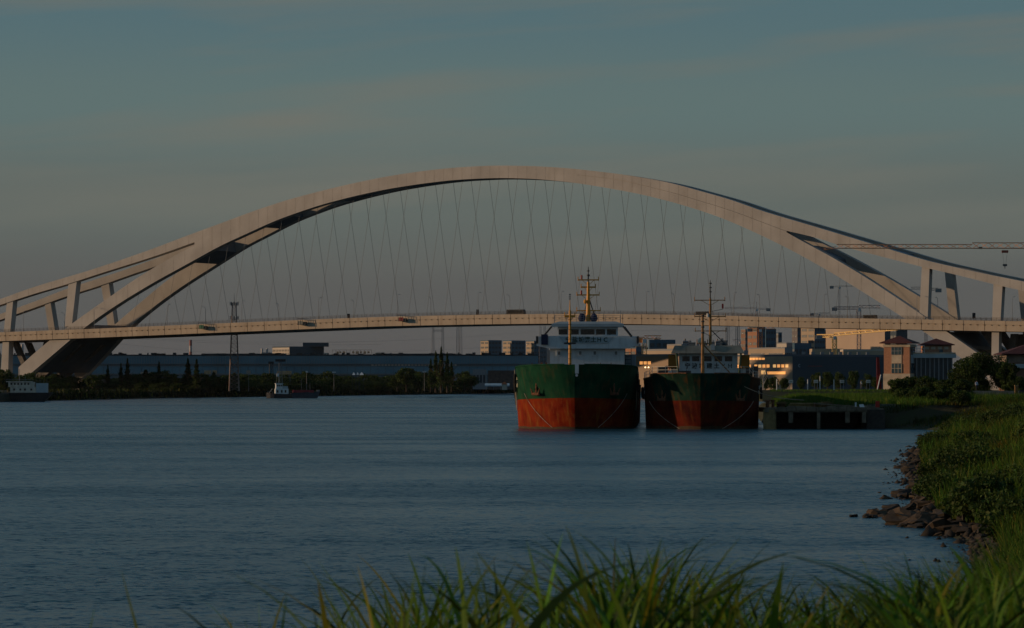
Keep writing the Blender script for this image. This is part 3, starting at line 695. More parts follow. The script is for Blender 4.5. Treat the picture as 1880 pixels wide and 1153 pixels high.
# main mast on the wheelhouse
def mast(ship, x, y, z0, z1, r0, r1, arms, m=ORANGE, name='main_mast', radar=False):
    mm = MB(); mm.tube((x, y, z0), (x, y, z1), r0, r1, n=8); mo = mm.build(name, m, ship)
    for (z, a0, a1, th) in arms:
        q = MB(); q.box(x + a0, x + a1, y - .12, y + .12, z - th / 2, z + th / 2)
        q.tube((x, y, z - .9), (x + a0 * .6, y, z), .05, n=4); q.tube((x, y, z - .9), (x + a1 * .6, y, z), .05, n=4)
        for e in (a0, a1): q.tube((x + e, y, z - .15), (x + e, y, z + .55), .07, n=5)
        q.build('crosstree', m, mo)
    return mo
mm = mast(s1, .05, Y0 + 3, 16.7, 23.4, .42, .22, [(18.6, -1.9, 2.0, .18), (21.2, -1.9, 1.8, .2), (22.5, -1.2, 1.2, .25), (23.7, -1.7, 1.7, .2)])
q = MB(); q.tube((.05, Y0 + 3, 23.4), (.05, Y0 + 3, 25.9), .13, .07, n=6); q.tube((.05, Y0 + 3, 24.3), (.05, Y0 + 3, 24.6), .28, n=8); q.tube((.05, Y0 + 3, 25.1), (.05, Y0 + 3, 25.3), .22, n=8); q.build('top_pole', STEELD, mm)
q = MB(); q.tube((-1.1, Y0 + 3, 21.3), (-1.1, Y0 + 3, 21.95), .16, n=8); q.tube((-1.05, Y0 + 3, 23.8), (-1.05, Y0 + 3, 24.5), .16, n=8); q.build('signal_lamp', mat('red lamp housing', (.30, .02, .02), .5), mm)
q = MB(); q.tube((.05, Y0 + 3, 21), (1.3, Y0 + 3, 17.2), .09, n=5); q.tube((.05, Y0 + 3, 21), (-.9, Y0 + 4, 17.2), .07, n=5); q.build('mast_stay', STEELD, mm)
for x in (-1.0, 1.0): MB().ball((x, Y0 + 2.4, 17.4), .62, .5, .75, 9, 7, .2).build('covered_searchlight', TARP, s1, smooth=True)
MB().ball((-.45, Y0 + 2.6, 20.1), .28, .28, .4).build('horn', ORANGE, mm)
# fore mast
fm = mast(s1, -.75, 2.5, 7.9, 16.9, .24, .17, [(16.1, -.75, .7, .3)], name='fore_mast')
q = MB(); q.tube((-.75, 2.5, 16.9), (-.75, 2.5, 18.4), .11, .05, n=6); q.build('top_pole', ORANGE, fm)
q = MB()
for z in (18.5, 18.8, 19.1): q.box(-.9, -.6, 2.35, 2.65, z, z + .12)
q.tube((-.75, 2.5, 18.3), (-.75, 2.5, 19.4), .03, n=4); q.build('mast_lights', STEELD, fm)
m = MB()
for z in np.arange(8.6, 16, .7): m.box(-1.0, -.5, 2.2, 2.24, z, z + .06)
m.build('mast_rungs', STEELD, fm)
MB().box(-1.6, .1, 2.25, 2.75, 12.1, 12.35).build('mast_bracket', STEELD, fm)
# winches on the forecastle
for x in (-5.6, 4.3):
    m = MB(); m.tube((x - .7, 7, 8.9), (x + .7, 7, 8.9), .42, n=10); m.tube((x - .8, 7, 8.9), (x - .7, 7, 8.9), .6, n=10); m.tube((x + .7, 7, 8.9), (x + .8, 7, 8.9), .6, n=10); m.box(x - .8, x + .8, 6.7, 7.3, 7.9, 8.6); m.build('windlass', RUST, s1)
m = MB()
for x in (-4.9, -4.2): m.tube((x, 4.4, 7.9), (x, 4.4, 9.5), .12, n=6)
for x in (2.7, 3.3): m.tube((x, 3.6, 7.9), (x, 3.6, 9.35), .14, n=6)
m.build('bollard', RUST, s1)
# cargo hold coaming between the forecastle and the house
house_box(s1, 'hatch_coaming', -6, 6, 24, 72, 5.6, 6.9, DECKM)

# ---------- ship 2: rusty carrier
s2 = thing('cargo_ship', 'rusty cargo ship with worn brown bow between the green ship and the wharf', 'ship', (26.6, 461, 0), -R(4.3))
T2 = 7.9; Bm2, Lb2 = 8.1, 12.0
top2 = lambda s: float(np.interp(s, [0, 4.6, 4.9, 9, 16, 20, 100], [7.95, 7.9, 7.35, 7.15, 6.9, 6.3, 6.2]))
sp2 = lambda s: 4.1 - .02 * min(s, 14)
def hull2(nm, z0, z1, m, s0, s1_, nk=5, left=True, right=True):
    ss = np.unique(np.clip(np.array([0, .12, .35, .7, 1.2, 2, 3, 4.4, 4.6, 4.61, 4.9, 5.6, 7.2, 9, 11, 13, 15.5, 18, 22, 30, 50, 84]), s0, s1_)); V = []; fs = []; w = nk + 1; n = len(ss)
    for side in (-1, 1):
        for s in ss:
            for k in range(nk + 1):
                zb, zt = z0(s), z1(s); z = zb + (zt - zb) * k / nk
                V.append((side * hull_w(s, z, Bm2, Lb2, T2), s - 1.5 * max(0, z / T2) ** 1.5 * max(0, 1 - s / 12) + .6 * max(0, 1 - z / 2.5) * max(0, 1 - s / 4), z))
    for q in (0, 1):
        for i in range(n - 1):
            for k in range(nk):
                a = q * n * w + i * w + k; f = (a, a + w, a + w + 1, a + 1); fs.append(f if q else f[::-1])
    if s1_ > 80:
        for k in range(nk): a = (n - 1) * w + k; b = n * w + a; fs.append((a, b, b + 1, a + 1))
    MB().add(V, fs).build(nm, m, s2)
hull2('waterline_slime', lambda s: -1.2, lambda s: .40 + .1 * math.sin(s * 1.7), SLIME, 0, 84, 2); hull2('hull_bottom', lambda s: .40 + .1 * math.sin(s * 1.7), sp2, RED2, 0, 84, 6)
hull2('bow_plating', sp2, top2, GREEN2, 0, 4.6); hull2('hull_topside', sp2, top2, BROWN2, 4.6, 84)
deck_plate(s2, Bm2, Lb2, .4, 84, 6.1, DECKM, T2, 'main_deck')
def pt2(s, z, side, push=.06):
    w = hull_w(s, z, Bm2, Lb2, T2); rk = -1.5 * (z / T2) ** 1.5 * max(0, 1 - s / 12) + .6 * max(0, 1 - z / 2.5) * max(0, 1 - s / 4)
    w2 = hull_w(s + .2, z, Bm2, Lb2, T2); n = Vector((.2, -(w2 - w))).normalized(); return Vector((side * (w + n.x * push), s + rk + n.y * push, z)), math.atan2(side * n.x, -n.y)
for side in (-1, 1):
    p, a = pt2(3.1, 4.3, side, .1); anchor(s2, p.x, p.y, p.z, side, a)
    m = MB(); pr = None
    for k in np.linspace(0, 1, 18):
        p, _ = pt2(6.4 - 4.6 * k ** 1.2, 4.0 - 3.9 * k, side, .06)
        if pr is not None: m.tube(pr, p, .04, n=4)
        pr = p
    m.build('draught_line', MATS['faded white marking'], s2)
    for j, ch in enumerate('HH'):
        p, a = pt2(8.6, 5.9 - j * .7, side, .03); letter(ch, p.x, p.y, p.z, .7, mat('grey white marks', (.45, .47, .48), .7), s2, math.degrees(a), 'hull_mark')
    m = MB(); pr = None
    for s in np.linspace(.3, 22, 20):
        p, _ = pt2(s, top2(s), side, 0)
        if pr is not None: m.tube(pr, p, .09, n=5)
        pr = p
    m.build('rail_cap', RUST, s2)
    m = MB()
    for s in np.arange(.8, 12, 1.15):
        p, _ = pt2(s, top2(s), side, -.15); m.tube(p, p + Vector((0, 0, .95)), .05, n=4)
        q, _ = pt2(s + 1.15, top2(s + 1.15), side, -.15)
        for hh in (.5, .95): m.tube(p + Vector((0, 0, hh)), q + Vector((0, 0, hh)), .03, n=4)
    m.build('bow_railing', mat('pale rail paint', (.5, .5, .45), .7), s2)
for (s, z) in ((10, 5.2), (13, 5), (17, 5), (22, 5)):
    for side in (-1, 1):
        p, a = pt2(s, z, side, .25); fender(s2, p.x, p.y, p.z, .6)
Y0 = 78.0
WHITE2 = mat('weathered white paint', (.52, .56, .57), .6, var=.12, scale=.9, streak=.5, streakcol=(.30, .24, .18))
GREY2 = mat('grey green weathered steel', (.30, .31, .27), .75, var=.15, scale=.7, streak=.5, streakcol=(.20, .14, .09))
house_box(s2, 'accommodation_block', -6.3, 6.3, Y0 + .6, Y0 + 10, 6.1, 9.0, WHITE2)
house_box(s2, 'wheelhouse', -4.9, 4.7, Y0, Y0 + 6, 6.1, 11.45, WHITE2)
m = MB(); vs = [(-6.2, Y0 - 1, 11.46), (5.9, Y0 - 1, 11.46), (5.9, Y0 + 7, 11.46), (-6.2, Y0 + 7, 11.46), (-5.6, Y0 - .9, 12.75), (5.2, Y0 - .9, 12.75), (5.2, Y0 + 7, 12.75), (-5.6, Y0 + 7, 12.75)]
m.hexa(vs).build('wheelhouse_roof', GREY2, s2)
for x in (-4.55, -2.95, -.95, .55, 2.2, 2.9):
    pass
for x0, x1 in ((-4.35, -3.15), (-2.75, -1.55), (-.75, .45), (.95, 2.15), (2.65, 3.85)):
    f = house_box(s2, 'window_frame', x0 - .07, x1 + .07, Y0 - .05, Y0 + .1, 10.1, 11.07, WHITE2); MB().box(x0, x1, Y0 - .08, Y0 - .052, 10.17, 11.0).build('pane', GLASS, f)
for ch, x in zip('宁波城建土YH', (-3.5, -2.35, -1.15, .1, 1.3, 2.4, 3.5)): letter(ch, x, Y0 - .03, 9.35, .98, INK, s2)
for sx in (-1, 1):
    MB().box(sx * 6.0 - .7, sx * 6.0 + .7, Y0 + .2, Y0 + 3, 9.0, 11.2).build('orange_screen', mat('orange brown screen', (.30, .13, .02), .8), s2)
    MB().tube((sx * 5.3, Y0 - .8, 11.5), (sx * 5.0, Y0 - .8, 8.0), .18).build('roof_post', mat('green rusty post', (.06, .10, .06), .8), s2)
m = MB(); m.torus((-6.9, Y0 - .4, 8.9), .42, .12, 'y'); m.build('life_ring', mat('life ring orange', (.5, .10, .04), .6), s2)
for x0, x1, z1, mm_ in ((-9.0, -7.3, 9.2, STEELD), (-7.2, -6.4, 8.6, BLUEP), (6.8, 8.0, 9.0, STEELD), (8.2, 9.0, 9.3, STEELD), (5.2, 6.6, 8.0, STEELD)):
    MB().box(x0 * .9, x1 * .9, Y0 - 8, Y0 - 6, 6.1, z1).build('deck_locker', mm_, s2)
RUSTM = mat('rusty mast paint', (.30, .15, .05), .7, var=.4, scale=2)
mm = mast(s2, .2, Y0 + 3, 12.7, 20.6, .27, .18, [(20.3, -2.6, 2.4, .14), (17.6, -2.6, 2.5, .16), (15.2, -2.5, 2.6, .14)], RUSTM)
q = MB(); q.tube((.2, Y0 + 3, 20.6), (.2, Y0 + 3, 23.6), .13, .06, n=6)
for z in (21.6, 22.3, 23.0): q.tube((.2, Y0 + 3, z), (.2, Y0 + 3, z + .18), .24, n=7)
q.build('top_pole', STEELD, mm)
q = MB(); q.box(2.1, 2.4, Y0 + 2.9, Y0 + 3.1, 18.9, 19.7); q.build('signal_lamp', MATS['red lamp housing'], mm); MB().tube((.2, Y0 + 3, 18.4), (2.3, Y0 + 3, 18.8), .05, n=4).build('lamp_bracket', STEELD, mm)
MB().tube((-.2, Y0 + 2.9, 17.5), (-.2, Y0 + 2.9, 18.1), .22, n=8).build('white_lamp', WHITE, mm)
q = MB(); q.tube((.4, Y0 + 3, 15.3), (2.4, Y0 + 3, 13.3), .08, n=5); q.ball((2.5, Y0 + 3, 13.0), .38); q.build('stay_block', STEELD, mm)
MB().ball((-1.3, Y0 + 1.5, 13.5), .5, .5, .6, 12, 8).build('radar_dome', mat('cream dome', (.55, .50, .38), .5), s2, smooth=True)
MB().box(.3, 1.0, Y0 - 1.1, Y0 - .6, 12.0, 12.9).build('roof_lamp', BLUEP, s2)
fm = mast(s2, .25, 2.6, 6.1, 16.3, .30, .16, [(12.2, -.8, .7, .12)], RUSTM, 'fore_mast')
q = MB()
for z in (13.6, 14.4, 15.2, 16.0): q.tube((.25, 2.6, z), (.25, 2.6, z + .2), .25, n=7)
q.build('mast_lights', STEELD, fm)
MB().tube((.35, 2.7, 12.0), (4.0, 6.0, 8.1), .1, n=6).build('boom', RUSTM, fm)
q = MB(); q.tube((-4.1, 6, 6.1), (-4.1, 6, 8.6), .06, n=5); q.box(-3.3, -1.4, 1.6, 2.6, 6.1, 8.3); q.tube((-2.0, 2, 6.1), (-2.1, 2, 11.6), .04, n=4); q.build('fore_locker', STEELD, s2)

# mooring rope to the wharf
m = MB(); a = s2.matrix_world
def loc(ship, p): 
    c, s = math.cos(ship.rotation_euler.z), math.sin(ship.rotation_euler.z); return Vector((ship.location.x + p[0] * c - p[1] * s, ship.location.y + p[0] * s + p[1] * c, ship.location.z + p[2]))
pa = loc(s2, (3.2, .6, 7.6)); pb = Vector((42.0, 470, 4.1)); pts = [pa.lerp(pb, t) - Vector((0, 0, .9 * math.sin(math.pi * t))) for t in np.linspace(0, 1, 14)]
tag(m.path(pts, .055).build('mooring_rope', ROPE), 'tan mooring rope running from the rusty bow to the wharf', 'rope')

# ---------- small working boats by the far bank
def small_tug(px, pyw, label):
    Y = PY(pyw); o = thing('tugboat', label, 'boat', (PX(px, Y), Y, 0), R(12)); k = 1
    m = MB(); V = []; n = 9
    for i in range(n):
        t = i / (n - 1); x = -6 + 12 * t; w = 2.2 * (1 - abs(2 * t - 1) ** 3.2) + .25; top = 1.6 + .9 * (1 - t) ** 2 + .3 * t * t
        for y in (-w, w):
            for z in (-.4, top): V.append((x, y, z))
    fs = []
    for i in range(n - 1):
        a = i * 4; b = a + 4; fs += [(a, b, b + 1, a + 1), (a + 2, a + 3, b + 3, b + 2), (a + 1, b + 1, b + 3, a + 3)]
    m.add(V, fs + [(0, 1, 3, 2), (n * 4 - 4, n * 4 - 2, n * 4 - 1, n * 4 - 3)]).build('hull', mat('black tug hull', (.02, .022, .028), .6), o, recalc=True)
    MB().box(-2.2, 3.6, -1.6, 1.6, 1.7, 4.2).build('cabin', WHITE, o); MB().box(-1.9, 1.0, -1.3, 1.3, 4.2, 6.4).build('wheelhouse', WHITE, o); MB().box(-2.2, 1.3, -1.5, 1.5, 6.4, 6.6).build('roof', WHITE, o)
    for x in (-1.5, -.7, .2): MB().box(x, x + .6, -1.34, -1.31, 5.2, 5.9).build('window', GLASS, o)
    for x in (-1.6, .2, 1.9): MB().box(x, x + .7, -1.64, -1.61, 2.4, 3.6).build('door', GLASS, o)
    MB().box(1.2, 3.4, -1.2, 1.2, 4.2, 5.3).build('funnel_casing', BLUEP, o)
    m = MB(); m.tube((-.4, 0, 6.5), (-.4, 0, 15.5), .12, n=5); m.tube((-1.5, 0, 6.5), (-1.5, 0, 13.2), .08, n=4); m.box(-1.6, .6, -.1, .1, 9.4, 9.6); m.box(-1.5, .3, -.1, .1, 12, 12.15); m.build('mast', GALV, o)
    MB().box(-1.4, -.5, -.3, .3, 9.6, 10.9).build('radar', WHITE, o)
    m = MB()
    for x in (-5.6, -4.6, -3.6, 4.2, 5.2): m.tube((x, -1.1, 1.8), (x, -1.1, 3.0), .05, n=4)
    m.tube((-5.6, -1.1, 3), (-3.0, -1.2, 2.8), .05, n=4); m.tube((3.6, -1.1, 2.9), (5.4, -.9, 2.9), .05, n=4); m.tube((-5, 0, 2), (-3.4, 0, 4.2), .15, n=5); m.build('deck_rail', GALV, o)
small_tug(514, 731, 'small white tugboat with tall mast near the far bank, left of the barge')
Y = PY(731); o = thing('barge', 'low dark barge with a red hold coaming beside the tugboat', 'barge', (PX(560, Y), Y + 3, 0), R(8))
m = MB(); m.hexa([(-6.3, -1.9, -.3), (5.0, -1.9, -.3), (5.0, 1.9, -.3), (-6.3, 1.9, -.3), (-6.6, -2.2, 2.2), (6.4, -1.6, 3.0), (6.4, 1.6, 3.0), (-6.6, 2.2, 2.2)]).build('hull', mat('grey barge hull', (.05, .06, .08), .7), o)
MB().box(-5.5, 3.6, -1.8, 1.8, 2.45, 3.6).build('hold_coaming', mat('red coaming', (.24, .03, .04), .7), o); MB().box(5.0, 6.2, -1.2, 1.2, 2.9, 3.6).build('bow_deck', GALV, o)
m = MB(); m.tube((-1.8, 0, 2.5), (-1.8, 0, 8.6), .07, n=4); m.tube((2.0, 0, 2.5), (2.0, 0, 6.8), .08, n=4); m.build('mast', GALV, o)

Y = PY(737.5); o = thing('river_ship', 'long dark river ship with a cream two storey deckhouse, cut by the left edge', 'ship', (PX(38, Y), Y, 0), R(4))
m = MB(); m.hexa([(-30, -3.2, -.4), (8, -3.2, -.4), (8, 3.2, -.4), (-30, 3.2, -.4), (-30, -3.6, 2.9), (11.5, -3.4, 3.1), (11.5, 3.4, 3.1), (-30, 3.6, 2.9)]).build('hull', mat('black ship hull', (.018, .020, .022), .6), o)
MB().box(-30, 11.2, -3.3, 3.3, 3.0, 3.25).build('bulwark', STEELD, o)
CREAM = mat('cream deckhouse', (.55, .50, .42), .7)
MB().box(-3.5, 5.5, -2.6, 2.6, 3.2, 5.2).build('lower_deckhouse', CREAM, o); MB().box(-4.2, 5.0, -2.3, 2.3, 5.25, 7.0).build('upper_deckhouse', CREAM, o); MB().box(-5, 4.0, -2.6, 2.6, 7.0, 7.3).build('roof', CREAM, o); MB().box(5.6, 9.6, -2.2, 2.2, 3.2, 6.6).build('aft_cabin', BLUEP, o)
for z, xs_ in ((4.0, (-2.4, -.2, 1.4, 3.6)), (6.0, (-3.4, -2.2, -1, .2, 1.4, 2.6))):
    for x in xs_: MB().box(x, x + .6, -2.66 if z < 5 else -2.36, -2.58 if z < 5 else -2.28, z, z + .7).build('window', GLASS, o)
MB().tube((-.5, 0, 7), (-.5, 0, 11.6), .1, n=5).build('mast', GALV, o); MB().tube((1.6, 0, 7), (1.6, 0, 8.9), .07, n=4).build('whip_aerial', GALV, o); m = MB(); m.box(-5, 4, -2.5, -2.45, 7.9, 8.0)
for x in np.arange(-5, 9.6, 1.2): m.tube((x, -2.5, 7.2 if x < 4 else 6.6), (x, -2.5, 7.95), .04, n=3)
m.build('deck_railing', GALV, o)
MB().box(-20, -4.6, -2.4, 2.4, 3.2, 4.1).build('cargo_hatch', mat('tan hatch cover', (.26, .20, .13), .8), o)
# ------------------------------------------------------------------ buildings beyond the river
def bmat(name, c, **k): return mat(name, c, .85, var=.07, scale=.08, **k)
BLUEG = mat('blue glazing', (.12, .24, .31), .4, var=.18, scale=.05, spec=.4)
NAVY = bmat('navy cladding and shaded wall', (.055, .078, .098)); TAN = bmat('tan render', (.40, .31, .22)); GREYB = bmat('grey render and shaded wall', (.24, .25, .26)); PALE = bmat('pale tile', (.48, .43, .36))
RUSTB = bmat('rust scaffold net', (.34, .17, .10)); BLUEB = bmat('blue net and shaded wall', (.06, .12, .17)); DARKW = mat('far window strip', (.04, .05, .06), .4)
SUNGLOW = mat('sunset pane and sign glow', (1.0, .42, .12), .6, emit=.75, var=.15, scale=.4); SUNGLOW2 = mat('yellow sunset pane glow', (1.0, .55, .20), .6, emit=.62, var=.2, scale=.3)  # glow stands for sunset reflected in the panes; the hall sign shares it
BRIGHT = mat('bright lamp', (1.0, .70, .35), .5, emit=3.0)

# long glass factory
Yf = 2050; fx0, fx1 = PX(-20, Yf), PX(988, Yf)
fac = thing('glass_factory', 'very long low factory with blue glass bands along the far bank', 'factory', (fx0, Yf, 3))
Lf = fx1 - fx0; zt = PZ(652.5, Yf) - 3
MB().box(0, Lf, .6, 60, 0, zt).build('wall', mat('factory wall', (.13, .17, .20), .7, scale=.05, streak=.4, streakcol=(.05, .06, .06)), fac)
MB().box(-.4, Lf + .4, -.2, 61, zt, zt + .5).build('roof_edge', STEELD, fac)
pw = Lf / 72; row = [(zt - 5.2, zt - .3), (zt - 11.4, zt - 6.8)]; gm = None
for r_, (za, zb) in enumerate(row):
    me = MB().box(.14, pw - .14, 0, .5, za, zb).mesh('glass_panel', BLUEG)
    for i in range(72):
        o = link('glass_panel', me, fac, (i * pw, 0.002 * (i % 3), 0))
m = MB()
for i in range(72 * 3): m.box(i * pw / 3 - .09, i * pw / 3 + .09, -.25, 0, zt - 5.4, zt - .2)
m.box(0, Lf, -.3, .55, zt - 5.6, zt - 5.3); m.box(0, Lf, -.3, .55, zt - 12, zt - 11.5); m.box(0, Lf, -.35, .55, zt - 6.75, zt - 6.45)
m.build('mullions', GREYB, fac)['kind'] = 'stuff'
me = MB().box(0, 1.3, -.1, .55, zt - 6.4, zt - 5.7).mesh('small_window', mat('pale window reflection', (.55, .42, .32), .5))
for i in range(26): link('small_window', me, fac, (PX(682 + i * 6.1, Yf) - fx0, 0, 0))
for px in (375, 690): MB().box(PX(px, Yf) - fx0, PX(px, Yf) - fx0 + 50, 4, 20, zt + .5, zt + 1.2).build('roof_ridge', STEELD, fac)
m = MB(); rr = random.Random(3)
for i in range(70):
    x = rr.uniform(0, Lf); h = rr.uniform(.4, 1.4); m.box(x, x + rr.uniform(.5, 4), 3, 5, zt + .5, zt + .5 + h)
m.build('roof_units', STEELD, fac)['kind'] = 'stuff'

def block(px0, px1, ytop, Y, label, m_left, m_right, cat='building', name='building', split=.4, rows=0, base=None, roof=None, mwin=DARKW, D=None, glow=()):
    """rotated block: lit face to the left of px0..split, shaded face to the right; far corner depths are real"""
    a = R(38) if split > 0 else 0  # shade of the right face is put into its darker wall colour
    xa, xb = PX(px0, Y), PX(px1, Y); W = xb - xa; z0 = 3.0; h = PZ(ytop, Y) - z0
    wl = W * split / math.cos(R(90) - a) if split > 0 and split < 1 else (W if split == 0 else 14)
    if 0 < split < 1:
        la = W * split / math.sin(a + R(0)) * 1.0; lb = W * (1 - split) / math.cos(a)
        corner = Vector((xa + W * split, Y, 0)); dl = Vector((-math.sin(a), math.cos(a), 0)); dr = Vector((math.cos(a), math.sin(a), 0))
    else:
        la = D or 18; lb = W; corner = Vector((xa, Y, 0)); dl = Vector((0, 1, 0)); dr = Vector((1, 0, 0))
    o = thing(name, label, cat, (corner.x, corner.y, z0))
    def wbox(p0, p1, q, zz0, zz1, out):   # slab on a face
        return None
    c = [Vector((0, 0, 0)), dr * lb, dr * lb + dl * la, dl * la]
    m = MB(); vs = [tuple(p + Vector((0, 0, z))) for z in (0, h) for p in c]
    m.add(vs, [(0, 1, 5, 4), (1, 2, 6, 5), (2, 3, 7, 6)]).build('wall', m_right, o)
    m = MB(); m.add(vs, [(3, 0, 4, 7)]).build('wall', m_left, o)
    e = .5; cc = [p + Vector((math.copysign(e, 0.0), 0, 0)) for p in c]
    m = MB(); m.add([tuple(p * 1.0 + Vector((0, 0, z))) for z in (h + .002, h + .9) for p in c], [(3, 2, 1, 0), (4, 5, 6, 7), (0, 1, 5, 4), (1, 2, 6, 5), (2, 3, 7, 6), (3, 0, 4, 7)]).build('roof', roof or m_right, o)
    def win(face, s0, s1, z_0, z_1, mm, nm='window'):
        d = dl if face == 'l' else dr; L0 = la if face == 'l' else lb; n_ = -dr if face == 'l' else -dl
        p0 = d * (s0 * L0); p1 = d * (s1 * L0); vs = []
        for z in (z_0, z_1):
            for p in (p0, p1, p1 - n_ * .1, p0 - n_ * .1): vs.append(tuple(p + n_ * .12 + Vector((0, 0, z))))
        return MB().hexa(vs).build(nm, mm, o, recalc=True)
    if rows:
        fh = h / rows
        for r_ in range(rows):
            if 0 < split:
                win('l', .06, .44, r_ * fh + fh * .35, r_ * fh + fh * .78, mwin); win('l', .56, .94, r_ * fh + fh * .35, r_ * fh + fh * .78, mwin)
            if split < 1:
                for k in range(4): win('r', .04 + k * .24, .2 + k * .24, r_ * fh + fh * .35, r_ * fh + fh * .78, mwin)
    for g in glow: win(*g)
    return o, la, lb, h
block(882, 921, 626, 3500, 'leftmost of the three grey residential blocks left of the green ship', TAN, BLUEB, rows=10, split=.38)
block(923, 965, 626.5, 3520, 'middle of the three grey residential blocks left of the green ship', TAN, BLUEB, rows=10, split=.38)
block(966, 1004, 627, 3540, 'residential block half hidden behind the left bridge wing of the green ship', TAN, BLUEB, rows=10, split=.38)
for px0, px1, yy_, Y in ((890, 905, 623.5, 3510), (930, 948, 624, 3530)): pass
# tiled office building with bright columns
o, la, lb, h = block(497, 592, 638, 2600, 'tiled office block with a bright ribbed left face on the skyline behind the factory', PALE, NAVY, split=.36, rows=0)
dl = Vector((-math.sin(R(38)), math.cos(R(38)), 0)); dr = Vector((math.cos(R(38)), math.sin(R(38)), 0))
for r_ in range(4):
    for i in range(11):
        p0 = dl * (la * (.03 + i * .09)); p1 = dl * (la * (.075 + i * .09)); z0 = h - 1.5 - r_ * 2.6; vs = []
        for z in (z0 - 1.7, z0):
            for p in (p0, p1, p1 + dr * .1, p0 + dr * .1): vs.append(tuple(p - dr * .15 + Vector((0, 0, z))))
        MB().hexa(vs).build('window', DARKW, o, recalc=True)
MB().box(lb * .30, lb * .30 + 20, lb * .35, lb * .5 + 8, h + .9, h + 4).build('roof_plant_room', NAVY, o); 
for i in range(6): MB().box(lb * .35 + i * 3.1, lb * .35 + i * 3.1 + 2.4, 8 + i * 2.2 - 2, 8.2 + i * 2.2 - 2, 12, 15).build('bright_opening', mat('white portal', (.8, .75, .65), .6), o) if False else None
block(480, 496, 649, 2620, 'low pale annex left of the tiled office block', GREYB, GREYB, split=0, rows=1)
# rooftop sign frame
Y = 2300; o = thing('rooftop_sign', 'row of small orange sign blocks on a rooftop frame beside the tiled block', 'sign', (PX(610, Y), Y, 3))
W = PX(682, Y) - PX(610, Y); h0 = PZ(654, Y) - 3
MB().box(-2, W + 8, 0, 20, 0, h0).build('building_block', NAVY, o)
m = MB()
for x in np.linspace(0, W, 12): m.tube((x, 0, h0), (x, 0, h0 + 4.4), .12, n=4)
m.tube((0, 0, h0 + 4.4), (W, 0, h0 + 4.4), .12, n=4); m.tube((0, 0, h0 + 1.2), (W, 0, h0 + 1.2), .12, n=4); m.build('frame', RUST, o)
for i, (x, w_) in enumerate(((3, 1.6), (5.2, 1.2), (7.4, 1.8), (14, 1.6), (16.5, 2.2), (19.5, 1.4), (22, 1.8), (24.8, 1.5))): MB().box(x, x + w_, -.3, -.1, h0 + 1.6 + (i % 2) * .5, h0 + 3.4).build('sign_block', mat('sunlit sign face', (.75, .38, .20), .5), o)
for i, (p0, p1, yt, Y, mt, lb_) in enumerate(((595, 601, 650, 2500, PALE, 'small white roof box right of the tiled office block'), (689, 703, 650, 2500, TAN, 'small tan roof cabin on the factory skyline'), (712, 721, 654, 2500, PALE, 'low white roof cabin right of the tan one on the factory skyline'),
        (764, 782, 653.5, 2500, TAN, 'low tan shed left of the tall conifers on the skyline'), (787, 801, 651, 2500, PALE, 'pale shed directly behind the tall conifers'), (828, 852, 653, 2500, NAVY, 'low dark blue shed right of the tall conifers'))):
    block(p0, p1, yt, Y, lb_, mt, mt, split=0, name='roof_cabin', cat='cabin')
# white low buildings at the factory's foot
block(868, 893, 681, 1950, 'low white building with four dark windows below the factory', PALE, GREYB, split=0, rows=1, D=10)
block(896, 944, 683, 1900, 'low brown shed beside the white building below the factory', mat('brown shed', (.10, .07, .06), .8), mat('brown shed', (.10, .07, .06), .8), split=0, rows=0, name='shed', cat='shed')
Y = 1850; o = thing('blue_roof_canopy', 'light blue low roofed canopy just left of the green ship', 'canopy', (PX(890, Y), Y, 3)); MB().hexa([(0, 0, 1.8), (14, 0, 1.8), (14, 8, 2.3), (0, 8, 2.3), (0, 0, 2.4), (14, 0, 2.4), (14, 8, 3.6), (0, 8, 3.6)]).build('roof', mat('light blue roof', (.22, .34, .42), .6), o); 
m = MB(); [m.tube((x, .5, 0), (x, .5, 1.9), .12, n=5) for x in (1, 5, 9, 13)]; m.build('posts', GALV, o)
Y = 1800; o = thing('cream_pavilion', 'small cream shelter with a tall front beside the far trees', 'shelter', (PX(926, Y), Y, 3)); MB().box(-1.4, 1.4, -1, 1, 0, 3.0).build('wall', PALE, o); MB().hexa([(-1.8, -1.3, 3), (1.8, -1.3, 3), (1.8, 1.3, 3), (-1.8, 1.3, 3), (-.2, -.2, 4.6), (.2, -.2, 4.6), (.2, .2, 4.6), (-.2, .2, 4.6)]).build('roof', RUST, o)

# right hand side: lit hall and its neighbours
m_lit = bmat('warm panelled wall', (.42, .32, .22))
glow = []
h_lit = PZ(655, 1500) - 3
def zz(py): return PZ(py, 1500) - 3
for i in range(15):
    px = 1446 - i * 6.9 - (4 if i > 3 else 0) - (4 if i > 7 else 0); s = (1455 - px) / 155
    if s + .03 < 1: glow.append(('l', s - .014, s + .016, zz(674.5), zz(669), SUNGLOW if i % 3 else SUNGLOW2, 'sunset_glow_pane'))
for i in range(5): glow.append(('l', .30 + i * .035, .328 + i * .035, zz(660), zz(656.5), SUNGLOW, 'lit_sign'))
glow += [('l', .075, .27, zz(687), zz(682), SUNGLOW, 'sunset_glow_pane'), ('l', .29, .335, zz(687), zz(680), SUNGLOW2, 'sunset_glow_pane')]
for i in range(7): glow.append(('l', .62 + i * .045, .65 + i * .045, zz(686), zz(682), DARKW, 'window'))
o, la, lb, h = block(1300, 1640, 654, 1500, 'wide hall with a warm left wall of sunset-glow windows and a dark blue right wall', m_lit, NAVY, split=155 / 340, glow=glow, roof=bmat('hall roof', (.10, .12, .15)))
for k in range(9):
    p = dr * (lb * (.05 + k * .1)) + dl * 3
    MB().box(p.x, p.x + 1.6, p.y, p.y + 1.6, h + .95, h + 2.2).build('roof_vent', GREYB, o)
